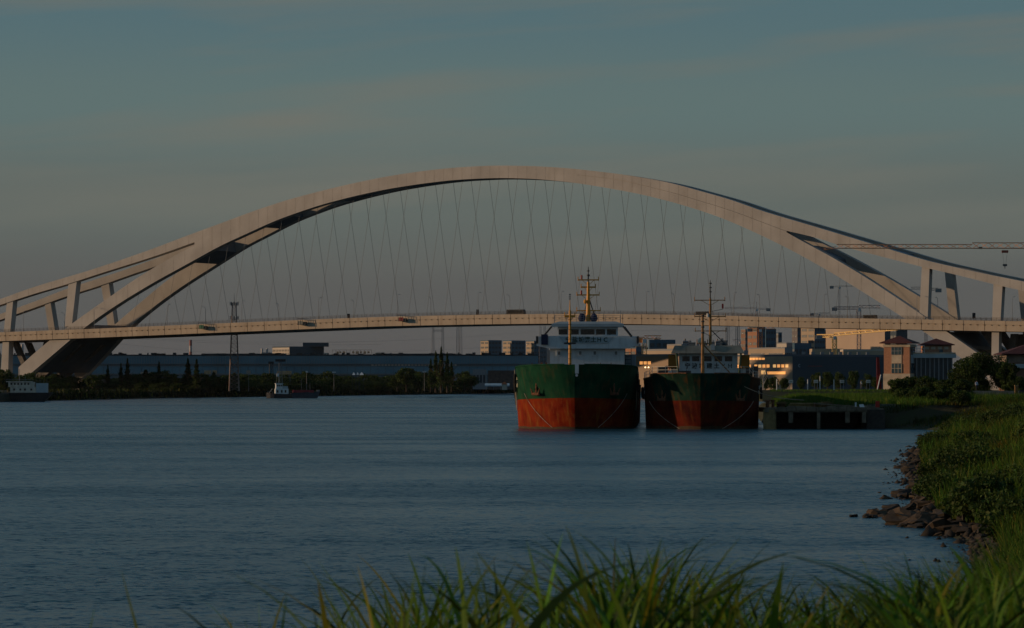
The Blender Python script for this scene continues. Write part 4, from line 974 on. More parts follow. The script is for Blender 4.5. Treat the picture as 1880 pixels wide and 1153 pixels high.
for k in range(1, 5):
    vs = [tuple(-dr * .06 + dl * t + Vector((0, 0, z))) for z in (h * k / 5, h * k / 5 + .12) for t in (0, la)]; vs = vs + [tuple(Vector(v) + dr * .05) for v in vs]
    MB().add(vs, [(0, 1, 3, 2), (4, 6, 7, 5), (0, 4, 5, 1), (2, 3, 7, 6)]).build('cladding_joint', GREYB, o)
LOGO = text_mesh('C', 2.0, mat('pale logo', (.30, .42, .50), .6)); l = link('logo', LOGO, o, tuple(dr * 4 - dl * .2 + Vector((0, 0, h - 4.4)))); l.rotation_euler = (R(90), 0, R(38))
for t, s in (('恒联制造', 8),):
    l = link('lettering', text_mesh('————', 2.2, mat('dull red letters', (.30, .06, .05), .6)), o, tuple(dr * 14 - dl * .2 + Vector((0, 0, h - 4.4)))); l.rotation_euler = (R(90), 0, R(38))
h2 = PZ(652, 1400) - 3; z2 = lambda py: PZ(py, 1400) - 3
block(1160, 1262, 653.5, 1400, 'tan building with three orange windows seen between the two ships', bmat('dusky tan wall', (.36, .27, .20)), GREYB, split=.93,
      glow=[('l', .60 + i * .075, .655 + i * .075, z2(668.5), z2(663), SUNGLOW, 'sunset_glow_pane') for i in range(3)] + [('l', .63, .65, z2(675), z2(673), BRIGHT, 'wall_lamp'), ('l', .69, .71, z2(675), z2(673), BRIGHT, 'wall_lamp')], roof=bmat('grey gambrel', (.25, .28, .32)))
block(1186, 1290, 643, 1700, 'long tan building with a ribbed roof behind the tan one between the ships', TAN, GREYB, split=.9, rows=1)
block(1192, 1240, 626, 2300, 'blue grey slab block behind the small crane right of the green ship', BLUEB, BLUEB, split=0, rows=5)
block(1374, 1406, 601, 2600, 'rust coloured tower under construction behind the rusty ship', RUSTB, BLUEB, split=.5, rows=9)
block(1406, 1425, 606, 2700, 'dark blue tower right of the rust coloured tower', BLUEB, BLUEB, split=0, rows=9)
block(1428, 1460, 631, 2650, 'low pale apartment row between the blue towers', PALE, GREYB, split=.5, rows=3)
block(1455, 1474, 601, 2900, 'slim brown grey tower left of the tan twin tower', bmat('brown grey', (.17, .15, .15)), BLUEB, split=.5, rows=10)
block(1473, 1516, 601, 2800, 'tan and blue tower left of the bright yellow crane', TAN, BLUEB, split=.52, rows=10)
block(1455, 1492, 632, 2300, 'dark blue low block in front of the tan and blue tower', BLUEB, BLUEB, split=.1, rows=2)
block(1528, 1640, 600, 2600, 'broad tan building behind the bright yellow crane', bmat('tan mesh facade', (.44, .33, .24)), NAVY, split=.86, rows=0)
block(1491, 1548, 643, 2000, 'long low tan wall left of the yellow crane mast', TAN, TAN, split=0)
block(1548, 1660, 644, 1900, 'long low pale tan wall right of the yellow crane mast', TAN, TAN, split=0, roof=PALE)
block(1636, 1668, 601, 2500, 'dark tower partly hidden by the red roofed house', NAVY, NAVY, split=.3, rows=9)
for p0, p1, yt, Y_, ml, mr_, sp_, rw, lab in ((1226, 1262, 634, 2150, TAN, GREYB, .7, 3, 'tan mid rise block behind the ribbed roof between the ships'), (1146, 1182, 640, 2100, RUSTB, BLUEB, .6, 3, 'rust tinted block beside the green ship right wing'),
        (1262, 1300, 645, 2050, GREYB, BLUEB, .5, 3, 'grey block right behind the rusty ship roof'), (1300, 1336, 641, 2250, TAN, BLUEB, .6, 3, 'tan and blue block between the rusty masts and thin pylons'), (1334, 1374, 646, 1900, PALE, GREYB, .8, 2, 'long pale block left of the rust coloured tower'),
        (1361, 1376, 606, 2800, bmat('brick brown tower', (.27, .15, .10)), GREYB, .5, 9, 'slim brick brown tower just left of the rust coloured tower'), (1424, 1436, 612, 3000, GREYB, BLUEB, .4, 8, 'slim grey tower right of the dark blue tower'),
        (1515, 1529, 607, 2900, RUSTB, BLUEB, .5, 8, 'slim rust coloured tower behind the yellow crane counterweight'), (1380, 1456, 640, 2200, TAN, GREYB, .8, 2, 'long tan block above the warm hall roof')):
    block(p0, p1, yt, Y_, lab, ml, mr_, split=sp_, rows=rw)
def nearby(px, marks):
    q, nm = min(marks, key=lambda m_: abs(m_[0] - px)); d = px - q
    return ('just left of ' if d < -4 else 'just right of ' if d > 4 else 'directly at ') + nm
SKYMARK = [(700, 'the small tan roof cabin'), (730, 'the low white roof cabin'), (770, 'the low tan shed'), (804, 'the portal pylon'), (843, 'the close pylon pair'), (870, 'the three grey blocks'), (1010, 'the green ship left wing'), (1075, 'the green ship main mast'), (1140, 'the green ship right wing'), (1183, 'the small amber crane'), (1215, 'the orange crane jib'),
           (1245, 'the blue grey slab block'), (1270, 'the rusty ship wheelhouse'), (1291, 'the rusty ship masts'), (1312, 'the rusty ship stay'), (1335, 'the left thin pylons'), (1355, 'the right thin pylons'), (1390, 'the rust coloured tower'), (1415, 'the dark blue tower'), (1444, 'the low pale apartment row'), (1475, 'the tan and blue tower')]
# hazy skyline of small blocks
rr = random.Random(11); n_ = 0
FAR = [bmat('far block a', (.28, .26, .25)), bmat('far block b', (.20, .22, .25)), bmat('far block c', (.34, .28, .23))]
looks = ['flat', 'stepped', 'narrow', 'broad']
x = 1146
while x < 1490:
    w = rr.uniform(7, 20); yt = rr.uniform(622, 638) if x < 1330 else rr.uniform(634, 641); Y = rr.uniform(4200, 5400); xa = PX(x, Y); W_ = PX(x + w, Y) - xa; h = PZ(yt, Y) - 3
    o = thing('distant_block', '%s %s hazy skyline block %s' % ('narrow' if w < 12 else 'broad', ('grey brown', 'blue grey', 'tan')[n_ % 3], nearby(x + w / 2, SKYMARK)), 'building', (xa, Y, 3), 0, 'hazy distant skyline blocks')
    MB().box(0, W_, 0, 14, 0, h).build('wall', FAR[n_ % 3], o); MB().box(W_ * .3, W_ * .55, 2, 9, h, h + 3).build('roof_hut', FAR[(n_ + 1) % 3], o)
    m = MB(); [m.box(.5, W_ - .5, -.15, -.02, k + 1.2, k + 2.4) for k in np.arange(h - 36, h - 2, 3.2)]; m.build('window_band', DARKW, o)
    x += w * rr.uniform(.55, 1.1); n_ += 1
for x0, x1 in ((690, 880), (1000, 1160)):
    x = x0
    while x < x1:
        w = rr.uniform(8, 18); Y = rr.uniform(4200, 5200); yt = rr.uniform(650, 654) if x0 < 900 else rr.uniform(630, 645); xa = PX(x, Y); W_ = PX(x + w, Y) - xa; h = PZ(yt, Y) - 3
        o = thing('distant_block', '%s %s low skyline block %s' % ('narrow' if w < 12 else 'broad', ('grey brown', 'blue grey', 'tan')[n_ % 3], nearby(x + w / 2, SKYMARK)), 'building', (xa, Y, 3), 0, 'low skyline blocks')
        MB().box(0, W_, 0, 14, 0, h).build('wall', FAR[n_ % 3], o); MB().box(W_ * .2, W_ * .5, 2, 9, h, h + 2).build('roof_hut', FAR[(n_ + 1) % 3], o); x += w * rr.uniform(1.0, 2.2); n_ += 1

# ------------------------------------------------------------------ masts, pylons, chimneys
def lattice(px, ytop, ybase, Y, w0, w1, label, m, name='lattice_tower', cat='tower', seg=12, r=.14, z0=3.0):
    o = thing(name, label, cat, (PX(px, Y), Y, z0)); h = PZ(ytop, Y) - z0; mb = MB()
    def cor(t): w = w0 + (w1 - w0) * t; return [Vector((a * w / 2, b * w / 2, h * t)) for a, b in ((-1, -1), (1, -1), (1, 1), (-1, 1))]
    for i in range(seg):
        a, b = cor(i / seg), cor((i + 1) / seg)
        for j in range(4):
            mb.tube(a[j], b[j], r, n=4, caps=False); mb.tube(a[j], b[(j + 1) % 4], r * .6, n=3, caps=False); mb.tube(b[j], b[(j + 1) % 4], r * .6, n=3, caps=False)
    mb.build('lattice_frame', m, o); return o, h
RW = mat('red and white mast paint', (.34, .22, .19), .7, cols=(.42, .36, .33), scale=.3)
o, h = lattice(430, 556, 706, 1500, 4.4, 1.7, 'tall red and white telecom tower standing among the far bank trees', RW, seg=22, r=.17)
for z in (h - 1, h - 7.5):
    MB().tube((0, 0, z - .1), (0, 0, z + .1), 1.2, n=12).build('platform', STEELD, o)
    for a in range(8):
        t = a * math.pi / 4; MB().box(1.9 * math.cos(t) - .13, 1.9 * math.cos(t) + .13, 1.9 * math.sin(t) - .13, 1.9 * math.sin(t) + .13, z - .2, z + 1.5).build('antenna', GALV if a % 3 else STEELD, o)
MB().tube((0, 0, h), (0, 0, h + 4.5), .12, .04, n=5).build('lightning_rod', STEELD, o)
o, h = lattice(515, 664, 704, 1560, 2.0, 1.0, 'short lattice mast with a dark cap behind the tugboat', GALV, seg=8, r=.1); MB().box(-2.4, 2.4, -1, 1, h, h + 1.2).build('cap', STEELD, o)
o, h = lattice(498, 668, 700, 1700, 2.2, 1.6, 'short dark lattice mast left of the tugboat mast', STEELD, seg=7, r=.12); MB().box(-1.4, 1.4, -1, 1, h, h + 1.2).build('cap', STEELD, o)
o, h = lattice(809, 674, 706, 1640, 1.7, 1.2, 'small pale lattice mast in front of the tall conifers', mat('pale mast', (.34, .30, .25), .7), seg=9, r=.1); MB().box(-1.5, 1.5, -.8, .8, h, h + .5).build('head_platform', GALV, o)
PYL = mat('pylon steel', (.16, .16, .17), .7)
for px, lab in ((795, 'left leg tower of the tall portal pylon above the conifers'), (813, 'right leg tower of the tall portal pylon above the conifers')): lattice(px, 598, 655, 2900, 2.6, 1.6, lab, PYL, 'pylon', 'pylon', 22, .13)
lattice(840.5, 596, 655, 2900, 3.0, 1.8, 'left tower of the close pair of pylons right of the conifers', PYL, 'pylon', 'pylon', 22, .12); lattice(846, 596, 655, 2920, 3.0, 1.8, 'right tower of the close pair of pylons right of the conifers', PYL, 'pylon', 'pylon', 22, .12)
Y = 2898; o = thing('portal_beam', 'horizontal lattice beam joining the tops of the portal pylon', 'beam'); MB().truss((PX(795, Y), Y, PZ(607, Y)), (PX(813, Y), Y, PZ(607, Y)), 1.2, 1.5, .1).build('beam_lattice', PYL, o, True)
for px, yt, lab in ((1333, 598, 'thin pylon left of the close group behind the rusty ship'), (1337.5, 598, 'thin pylon second in the group behind the rusty ship'), (1352, 598, 'thin pylon third in the group behind the rusty ship'), (1356, 598, 'thin pylon rightmost in the group behind the rusty ship')): lattice(px, yt, 640, 3200, 2.4, 1.6, lab, PYL, 'pylon', 'pylon', 20, .11)
lattice(992, 598, 650, 3100, 2.6, 1.6, 'thin pylon left of the green ship wheelhouse', PYL, 'pylon', 'pylon', 20, .11); lattice(1000, 598, 650, 3100, 2.6, 1.6, 'thin pylon closest to the green ship wheelhouse', PYL, 'pylon', 'pylon', 20, .11)
def chimney(px, yt, Y, r, label, striped=True):
    o = thing('chimney', label, 'chimney', (PX(px, Y), Y, 3)); h = PZ(yt, Y) - 3; k = 8
    for i in range(k): MB().tube((0, 0, h * i / k), (0, 0, h * (i + 1) / k), r * (1.25 - .25 * i / k), r * (1.25 - .25 * (i + 1) / k), n=12, caps=(i == k - 1)).build('stack_ring', mat('white ring', (.5, .46, .44), .8) if (i % 2 == 0 or not striped) else mat('dusty red ring', (.32, .13, .11), .8), o)
chimney(350, 624, 3200, 1.3, 'red and white banded chimney on the skyline left of the telecom tower'); chimney(481, 640, 3300, 1.1, 'slim grey chimney left of the tiled office block', False); chimney(490.5, 640, 3300, 1.1, 'slim grey chimney closest to the tiled office block', False); chimney(41, 632, 2400, 1.0, 'pale chimney seen between the left bridge legs', False)
# power lines
m = MB()
def wire(pts, Y, label):
    P3 = []
    xs_ = np.linspace(pts[0][0], pts[-1][0], 26); c = np.polyfit([p[0] for p in pts], [p[1] for p in pts], 2)
    for x in xs_: P3.append(P(x, float(np.polyval(c, x)), Y))
    tag(MB().path(P3, .07, 4).build('power_line', CABLE), label, 'power line')
wire([(210, 618), (420, 627), (640, 628)], 2850, 'upper power line sagging left of mid span'); wire([(250, 622), (440, 631), (700, 632)], 2850, 'lower power line sagging left of mid span')
wire([(600, 628), (800, 622), (985, 608)], 2850, 'upper power line rising towards the green ship'); wire([(600, 651), (830, 641), (985, 633)], 2850, 'lower power line rising towards the green ship'); wire([(1130, 606), (1250, 607.5), (1420, 604)], 3100, 'power line stretched above the rusty ship')
wire([(205, 630), (330, 642), (430, 652)], 2850, 'power line falling towards the factory roof')
def pole(px, yt, yb, Y, label, head=None, cat='pole', name='lamp_post', m=GALV, r=.12, hw=.5, hh=.5, mh=None):
    z0 = float(ground_z(PX(px, Y), Y)) if Y < 1100 and px > 1300 else 3.0
    o = thing(name, label, cat, (PX(px, Y), Y, z0)); h = PZ(yt, Y) - z0; MB().tube((0, 0, -.3), (0, 0, h), r, r * .7, n=6).build('pole', m, o)
    if head: MB().box(-hw, hw, -.2, .2, h - hh, h + hh).build(head, mh or GALV, o)
pole(456.5, 683, 708, 1560, 'tall lamp post with a bright square head right of the telecom tower', 'lamp_head', 'lamp post', hw=1.0, hh=.8, mh=PALE)
pole(779, 682.5, 705, 1640, 'post with twin white floodlights left of the conifers', 'floodlight', 'lamp post', hw=.9, hh=.35, mh=WHITE)
pole(563, 682.5, 706, 1640, 'short lamp post with a white head right of the orange billboard', 'lamp_head', 'lamp post', hw=.5, hh=.4, mh=WHITE); pole(613, 683.5, 706, 1640, 'short lamp post with a flat white head behind the far trees', 'lamp_head', 'lamp post', hw=1.0, hh=.3, mh=WHITE)
def board(px0, px1, y0, y1, Y, label, m, n=4):
    o = thing('billboard', label, 'billboard', (PX((px0 + px1) / 2, Y), Y, 3)); w = (px1 - px0) * Y / F / 2; za, zb = PZ(y1, Y) - 3, PZ(y0, Y) - 3
    MB().box(-w, w, -.15, .15, za, zb).build('panel', m, o)
    me = MB()
    for x in np.linspace(-w * .8, w * .8, 3): me.tube((x, .3, 0), (x, .3, za + .5), .12, n=5)
    me.build('posts', GALV, o)
    for i in range(n): x = -w + (i + .5) * 2 * w / n; MB().box(x - w / n * .45, x + w / n * .25, -.19, -.152, za + .25, zb - .3).build('graphic_stripe', mat('board print', (.50, .34, .20), .7), o)
BRD = mat('sunlit orange board', (.62, .36, .14), .7, cols=(.55, .45, .32), scale=.6)
board(375, 388, 680, 687, 1620, 'left part of the tan billboard pair above the far trees', BRD); board(390, 398, 680, 687, 1620, 'right smaller part of the tan billboard pair above the far trees', BRD, 2); board(509, 535, 681, 687.5, 1650, 'orange billboard above the tugboat mast', BRD, 6); board(258, 278, 683, 687.5, 1620, 'pale low billboard among the trees right of the left bridge leg', PALE, 5)
for px, w_, lab in ((649.5, 5.5, 'leftmost white tent peak behind the far trees'), (656.5, 4, 'small middle white tent peak behind the far trees'), (664, 7.5, 'rightmost and widest white tent peak behind the far trees')):
    Y = 1680; w = w_ * Y / F / 2 * 1.1; o = thing('white_tent', lab, 'tent', (PX(px, Y), Y, 3)); h = PZ(683, Y) - 3; MB().add([(-w, -w, h - 1.5), (w, -w, h - 1.5), (w, w, h - 1.5), (-w, w, h - 1.5), (0, 0, h)], [(0, 1, 4), (1, 2, 4), (2, 3, 4), (3, 0, 4), (3, 2, 1, 0)]).build('canopy', mat('white tent canvas', (.85, .85, .82), .7, var=.03), o)
    me = MB(); [me.tube((a * w * .9, b * w * .9, 0), (a * w * .9, b * w * .9, h - 1.4), .08, n=4) for a in (-1, 1) for b in (-1, 1)]; me.build('poles', STEELD, o)

# ------------------------------------------------------------------ tower cranes
def crane(px, ymast, yjib, pxa, pxb, Y, label, m, mj=None, w=1.8, jib_rise=0, box=True, step=2.2, r=.11, apex=0, z0=3.0, jw=1.3, jdy=0, counter=6):
    o = thing('tower_crane', label, 'crane', (PX(px, Y), Y, z0)); h = PZ(yjib, Y) - z0; mj = mj or m
    MB().truss((0, 0, 0), (0, 0, h - 1), w, step, r, up=Vector((0, 1, 0)), n=4).build('mast', m, o)
    xa, xb = PX(pxa, Y) - PX(px, Y), PX(pxb, Y) - PX(px, Y)
    MB().truss((0, 0, h), (xb, jdy, h + jib_rise), jw, step, r, tri=True, n=4).build('jib', mj, o)
    MB().truss((0, 0, h), (xa, jdy * xa / xb if xb else 0, h), jw, step, r, n=4).build('counter_jib', mj, o)
    MB().box(xa - 1.6, xa + 2.2, -.9, .9, h - 2.0, h + .4).build('counterweight', GREYB if mj is m else mj, o)
    MB().box(-.9, .9, -1.9, -.3, h - 2.2, h - .2).build('cab', WHITE, o); MB().tube((0, 0, h - 1.6), (0, 0, h - .6), 1.3, n=12).build('slewing_ring', m, o)
    if apex:
        q = MB(); q.tube((0, 0, h), (0, 0, h + apex), .22, n=4); q.tube((0, 0, h + apex), (xb * .6, jdy * .6, h + jib_rise * .6 + 1), .06, n=3); q.tube((0, 0, h + apex), (xa, 0, h + .5), .06, n=3); q.build('apex_ties', m, o)
    return o, h, xa, xb
YEL = mat('yellow crane steel', (.95, .62, .22), .4, var=.04); OR = mat('orange crane steel', (.62, .22, .06), .6, var=.1); REDC = mat('red white crane steel', (.42, .20, .16), .6, cols=(.45, .40, .38), scale=.25); DKC = mat('dark crane steel', (.10, .10, .11), .6)
crane(1532, 655, 616.5, 1503, 1640, 1950, 'bright yellow tower crane with a long flat jib right of the hall roof', YEL, w=2.4, r=.36, jib_rise=3.2, step=2.2, counter=8, jw=1.6, jdy=-26)
crane(1396, 640, 604, 1376, 1424, 2450, 'orange tower crane under the deck behind the rusty ship', OR, w=2.6, r=.26, step=3, jw=2.0)
crane(1183, 652, 622, 1172, 1214, 1650, 'small crane with an orange jib just right of the green ship', mat('amber crane steel', (.85, .50, .20), .5), OR, w=2.2, r=.2, jw=1.6)
crane(1577, 580, 565.5, 1531, 1616, 2300, 'red and white tower crane above the deck inside the right leg', REDC, w=2.6, r=.24, jw=1.9, step=3)
crane(1541, 580, 526, 1526, 1592, 3000, 'thin flat dark crane high above the deck inside the right leg', DKC, w=1.2, r=.09, jw=1.0, step=4, box=False)
crane(1389, 580, 567, 1410, 1330, 2900, 'thin grey crane just above the deck right of the rusty ship mast', REDC, w=1.6, r=.14, jw=1.4, step=4, apex=6)
crane(1700, 560, 531, 1722, 1672, 2100, 'crane tip with dark counterweight seen behind the right columns', DKC, w=1.4, r=.14, jw=1.4, step=3)
crane(1504, 590, 576, 1490, 1524, 3200, 'faint flat crane just above the deck left of the right leg', DKC, w=1.4, r=.12, jw=1.2, step=4)
crane(1360, 640, 626, 1372, 1345, 2900, 'red crane among the thin pylons behind the rusty ship', REDC, w=1.6, r=.16, jw=1.3, step=3)
# the big near crane whose mast stands outside the picture
Yb = 800.0; o = thing('tower_crane', 'big orange crane jib with hanging hook crossing in front of the right arch', 'crane', (PX(1990, Yb), Yb, 4))
xl = PX(1512, Yb) - PX(1990, Yb); zb = PZ(458.5, Yb) - 4
mt = mat('orange red jib paint', (.78, .36, .18), .6, var=.15, scale=.5)
MB().truss((0, 0, 0), (0, 0, zb + 4), 1.8, 2.2, .12, up=Vector((0, 1, 0)), n=4).build('mast', mt, o)
xm = PX(1785, Yb) - PX(1990, Yb)
MB().truss((xm, 0, zb + .35), (xl + 3.2, 0, zb + .35), .95, 1.75, .12, tri=True, n=4).build('jib', mt, o)
MB().truss((2, 0, zb + .35), (xm, 0, zb + .35), 1.35, 1.9, .13, tri=True, n=4).build('jib', mt, o)
MB().truss((xl + 3.2, 0, zb + .3), (xl, 0, zb - .1), .5, .8, .06, tri=True, n=4).build('jib_tip', mt, o)
MB().truss((2, 0, zb + .35), (18, 0, zb + .35), 1.3, 2, .08, n=4).build('counter_jib', mt, o); MB().box(14, 18, -1, 1, zb - 2, zb + .5).build('counterweight', GREYB, o)
xt = PX(1845, Yb) - PX(1990, Yb); MB().box(xt - .75, xt + .75, -.5, .5, zb - .75, zb - .15).build('trolley', mat('trolley red', (.35, .08, .05), .6), o)
m = MB()
for dx in (-.55, .55): m.tube((xt + dx, 0, zb - .7), (xt + dx * .4, 0, PZ(486, Yb) - 4), .03, n=4)
m.build('hoist_rope', CABLE, o)
m = MB(); zh = PZ(486, Yb) - 4; m.box(xt - .5, xt + .5, -.2, .2, zh - .35, zh + .15); m.tube((xt, 0, zh - .3), (xt, 0, zh - 1.0), .14, .07, n=6); m.build('hook_block', DKC, o)
xt2 = PX(1801, Yb) - PX(1990, Yb); MB().box(xt2 - .5, xt2 + .3, -.3, .3, zb + .2, zb + .7).build('winch', DKC, o)

# ------------------------------------------------------------------ houses on the right bank
BRICK = mat('orange brick', (.40, .20, .12), .9, var=.12, scale=3); ROOFM = mat('dark red roof tile', (.070, .020, .018), .8, var=.15, scale=1.5); STONE = mat('cream stone', (.48, .40, .30), .9); GLZ = mat('house glazing', (.05, .09, .11), .2, spec=.6)
Yh = 700.0; k = Yh / F
def hip(o, x0, x1, y0, y1, z, zr, over=.8, m=ROOFM):
    a, b, c, d = x0 - over, x1 + over, y0 - over, y1 + over; cx, cy = (x0 + x1) / 2, (y0 + y1) / 2
    MB().add([(a, c, z), (b, c, z), (b, d, z), (a, d, z), (a, c, z + .18), (b, c, z + .18), (b, d, z + .18), (a, d, z + .18), (cx, cy, zr)], [(3, 2, 1, 0), (0, 1, 5, 4), (1, 2, 6, 5), (2, 3, 7, 6), (3, 0, 4, 7), (4, 5, 8), (5, 6, 8), (6, 7, 8), (7, 4, 8)]).build('roof', m, o)
a = R(-24)
h1 = thing('brick_house', 'orange brick tower house with dark red pyramid roof at the right', 'house', (PX(1670, Yh), Yh, 4.0), a)
wf = 45 * k / math.cos(a) ; ws = 4.2
z = lambda py: PZ(py, Yh) - 4.0
# front is the face to the left of the corner: local x from -wf..0, y 0..ws
MB().box(-wf, 0, 0, ws, 0, z(634)).build('wall', BRICK, h1); MB().box(-wf - .12, .12, -.12, ws + .12, -.2, z(686)).build('plinth', STONE, h1); MB().box(-wf - .15, .15, -.15, ws + .15, z(637), z(632)).build('cornice', STONE, h1)
hip(h1, -wf, 0, 0, ws, z(630.5), z(616))
for y0, y1, mm_, nm in ((651, 637.5, GLZ, 'window'), (667, 651.5, STONE, 'stone_panel'), (685, 667.5, GLZ, 'window')):
    p = MB().box(-wf + 13.5 * k * 1.1, -wf + 31 * k * 1.1, -.1, .05, z(y0), z(y1)).build(nm, mm_, h1)
    if nm == 'window':
        m = MB(); x0, x1 = -wf + 13.5 * k * 1.1, -wf + 31 * k * 1.1
        for xx in np.linspace(x0, x1, 4): m.box(xx - .05, xx + .05, -.16, -.101, z(y0), z(y1))
        m.box(x0, x1, -.17, -.102, (z(y0) + z(y1)) / 2 - .05, (z(y0) + z(y1)) / 2 + .05); m.build('window_frame', STONE if y0 > 660 else GALV, p)
    MB().box(.001, .1, 1.0, 3.4, z(y0), z(y1)).build(nm, mm_ if mm_ is GLZ else BLUEP, h1)
h2_ = thing('brick_house', 'glass fronted house with a terrace and smaller red roof, right of the brick tower', 'house', (PX(1682, Yh), Yh + 2.2, 4.0), 0)
W2 = (1757 - 1682) * k; dk = mat('dark curtain wall', (.045, .055, .065), .35, spec=.5)
MB().box(0, W2 - .8, .4, 9, 0, z(657)).build('lower_wall', dk, h2_); MB().box(-.6, W2 + .1, -.3, 9.3, z(657), z(650)).build('terrace_slab', BLUEP, h2_)
for i in range(9): MB().box(.3 + i * .95, .52 + i * .95, .1, .38, 0, z(657.1)).build('fin', GREYB, h2_)
x0, x1 = (1700 - 1682) * k, (1752 - 1682) * k
MB().box(x0, x1, 2.0, 7, z(650), z(634)).build('upper_wall', BRICK, h2_); hip(h2_, x0, x1, 2.0, 7, z(633.5), z(620.5), .6)
for i in range(4): MB().box(x0 + .25 + i * 1.4, x0 + 1.15 + i * 1.4, 1.9, 2.02, z(641), z(636)).build('transom_panel', STONE, h2_)
MB().box(x1 - 2.7, x1 - 1.9, 1.9, 2.02, z(649), z(641)).build('terrace_door', GLZ, h2_)
MB().box(-.4, W2, -.2, -.1, z(650), z(647)).build('terrace_parapet', STONE, h2_)
m = MB(); 
for x in np.linspace(-.4, 2.0, 4): m.tube((x, -.1, z(650)), (x, -.1, z(634)), .07, n=4)
for yy_ in (634, 640, 645): m.tube((-.4, -.1, z(yy_)), (2.0, -.1, z(yy_)), .06, n=4)
m.build('pergola', WHITE, h2_)
h3 = thing('brick_house', 'brown villa with a wide dark red roof, cut by the right edge', 'house', (PX(1846, 640), 640, 4.0), 0); z3 = lambda py: PZ(py, 640) - 4
MB().box(0, 12, 0, 9, 0, z3(666)).build('lower_wall', mat('brown wall', (.16, .085, .055), .9), h3); MB().box(.2, 12, .2, 9, z3(666), z3(650)).build('upper_wall', mat('grey brown wall', (.20, .16, .13), .9), h3); MB().box(-.3, 12.3, -.3, 9.3, z3(676), z3(668)).build('pale_band', BLUEP, h3); hip(h3, 0, 12, 0, 9, z3(651), z3(628), .9)
m = MB()
for y in (1, 3, 5): m.box(-1.6, .0, y, y + .2, z3(653), z3(651))
m.build('eaves_brackets', STONE, h3)
# red leaning pole with a white prop
Yp = 720.0; o = thing('leaning_pole', 'tall dark red leaning post with a white prop, left of the brick tower house', 'post', (PX(1613, Yp), Yp, 4.0)); zp = lambda py: PZ(py, Yp) - 4
MB().add([(-.3, -.3, 0), (.8, -.3, 0), (.8, .3, 0), (-.3, .3, 0), (-.45, -.2, zp(656)), (.1, -.2, zp(656)), (.1, .2, zp(656)), (-.45, .2, zp(656))], [(3, 2, 1, 0), (4, 5, 6, 7), (0, 1, 5, 4), (1, 2, 6, 5), (2, 3, 7, 6), (3, 0, 4, 7)]).build('red_post', mat('dark red post', (.22, .015, .015), .6), o)
MB().tube((-.6, -1, 0.2), (.45, -.4, zp(688)), .14, n=6).build('white_prop', WHITE, o)
# ------------------------------------------------------------------ wharf and its clutter
WCON = mat('old wharf concrete', (.17, .14, .10), .9, var=.3, scale=1.2, streak=.7, streakcol=(.05, .04, .03), bump=.3)
WPIL = mat('tan fender pile', (.30, .22, .10), .9, var=.25, scale=1.5, streak=.6, streakcol=(.10, .08, .04), bump=.3)
Yw = 464.0; wx = lambda px: PX(px, Yw); wz = lambda py: PZ(py, Yw)
wh = thing('wharf', 'low old concrete wharf on piles between the rusty ship and the grassy bank', 'wharf', (wx(1403), Yw, 0))
q = lambda a: a - wh.location.x
MB().box(q(wx(1404)), q(wx(1592)), 0.02, 11, wz(757), wz(748.5)).build('deck_slab', WCON, wh)
for i in range(9): MB().box(q(wx(1426)) + i * 1.42, q(wx(1426)) + i * 1.42 + 1.34, -.22, .02, wz(755) + .05 * (i % 3), wz(747.5) + .06 * ((i * 7) % 4)).build('edge_kerb', WCON, wh)
vs = [(x, y, z) for z in (-1.5, wz(752)) for x, y in ((-.1, .55), (1.35, -.45), (1.75, .35), (.35, 1.5))]; MB().hexa(vs).build('corner_pier', WPIL, wh)
for a, b in ((1448, 1456), (1552, 1560), (1583, 1590), (1500, 1506)):
    MB().box(q(wx(a)), q(wx(b)), -.1, .5, -1.5 if a == 1500 else .9, wz(757)).build('pile', WCON, wh)
MB().box(q(wx(1592)) + .02, q(wx(1592)) + 2.6, .6, 12, -1, wz(752)).build('abutment', mat('dark abutment stone', (.05, .045, .04), .95, bump=.4, scale=2), wh)
MB().box(q(wx(1420)), q(wx(1592)), 9.4, 9.9, -1, wz(757)).build('back_wall', MATS['dark abutment stone'], wh)
def deck_item(px, Y, label, cat, name, build):
    o = thing(name, label, cat, (PX(px, Y), Y, wz(748.5))); build(o); return o
deck_item(1409, 466, 'cast iron bollard on the river end of the wharf', 'bollard', 'bollard', lambda o: (MB().tube((0, 0, 0), (0, 0, .8), .3, .22, n=10).build('post', RUST, o), MB().tube((0, 0, .8), (0, 0, 1.05), .42, n=10).build('head', RUST, o)))
deck_item(1419, 467, 'second bollard on the wharf, just right of the corner one', 'bollard', 'bollard', lambda o: (MB().tube((0, 0, 0), (0, 0, .9), .22, n=10).build('post', RUST, o), MB().tube((0, 0, .9), (0, 0, 1.1), .34, n=10).build('head', RUST, o)))
deck_item(1571, 465, 'short white post on the right end of the wharf', 'post', 'post', lambda o: (MB().tube((0, 0, 0), (0, 0, .75), .13, n=8).build('shaft', WHITE, o), MB().box(-.2, .2, -.2, .2, -.02, .1).build('foot', RUST, o)))
deck_item(1580, 465, 'white plate lying against the post on the wharf end', 'plate', 'plate', lambda o: MB().hexa([(-.1, -.1, 0), (.6, -.1, 0), (.6, .1, 0), (-.1, .1, 0), (-.2, .1, .45), (.4, .1, .5), (.4, .2, .5), (-.2, .2, .45)]).build('panel', WHITE, o))
deck_item(1611, 470, 'small red marker post behind the wharf', 'marker', 'marker_post', lambda o: (MB().box(-.28, .28, -.15, .15, -.3, .9).build('red_panel', mat('marker red', (.40, .03, .02), .6), o), MB().tube((0, .2, -1.2), (0, .2, .5), .08).build('stake', GALV, o)))
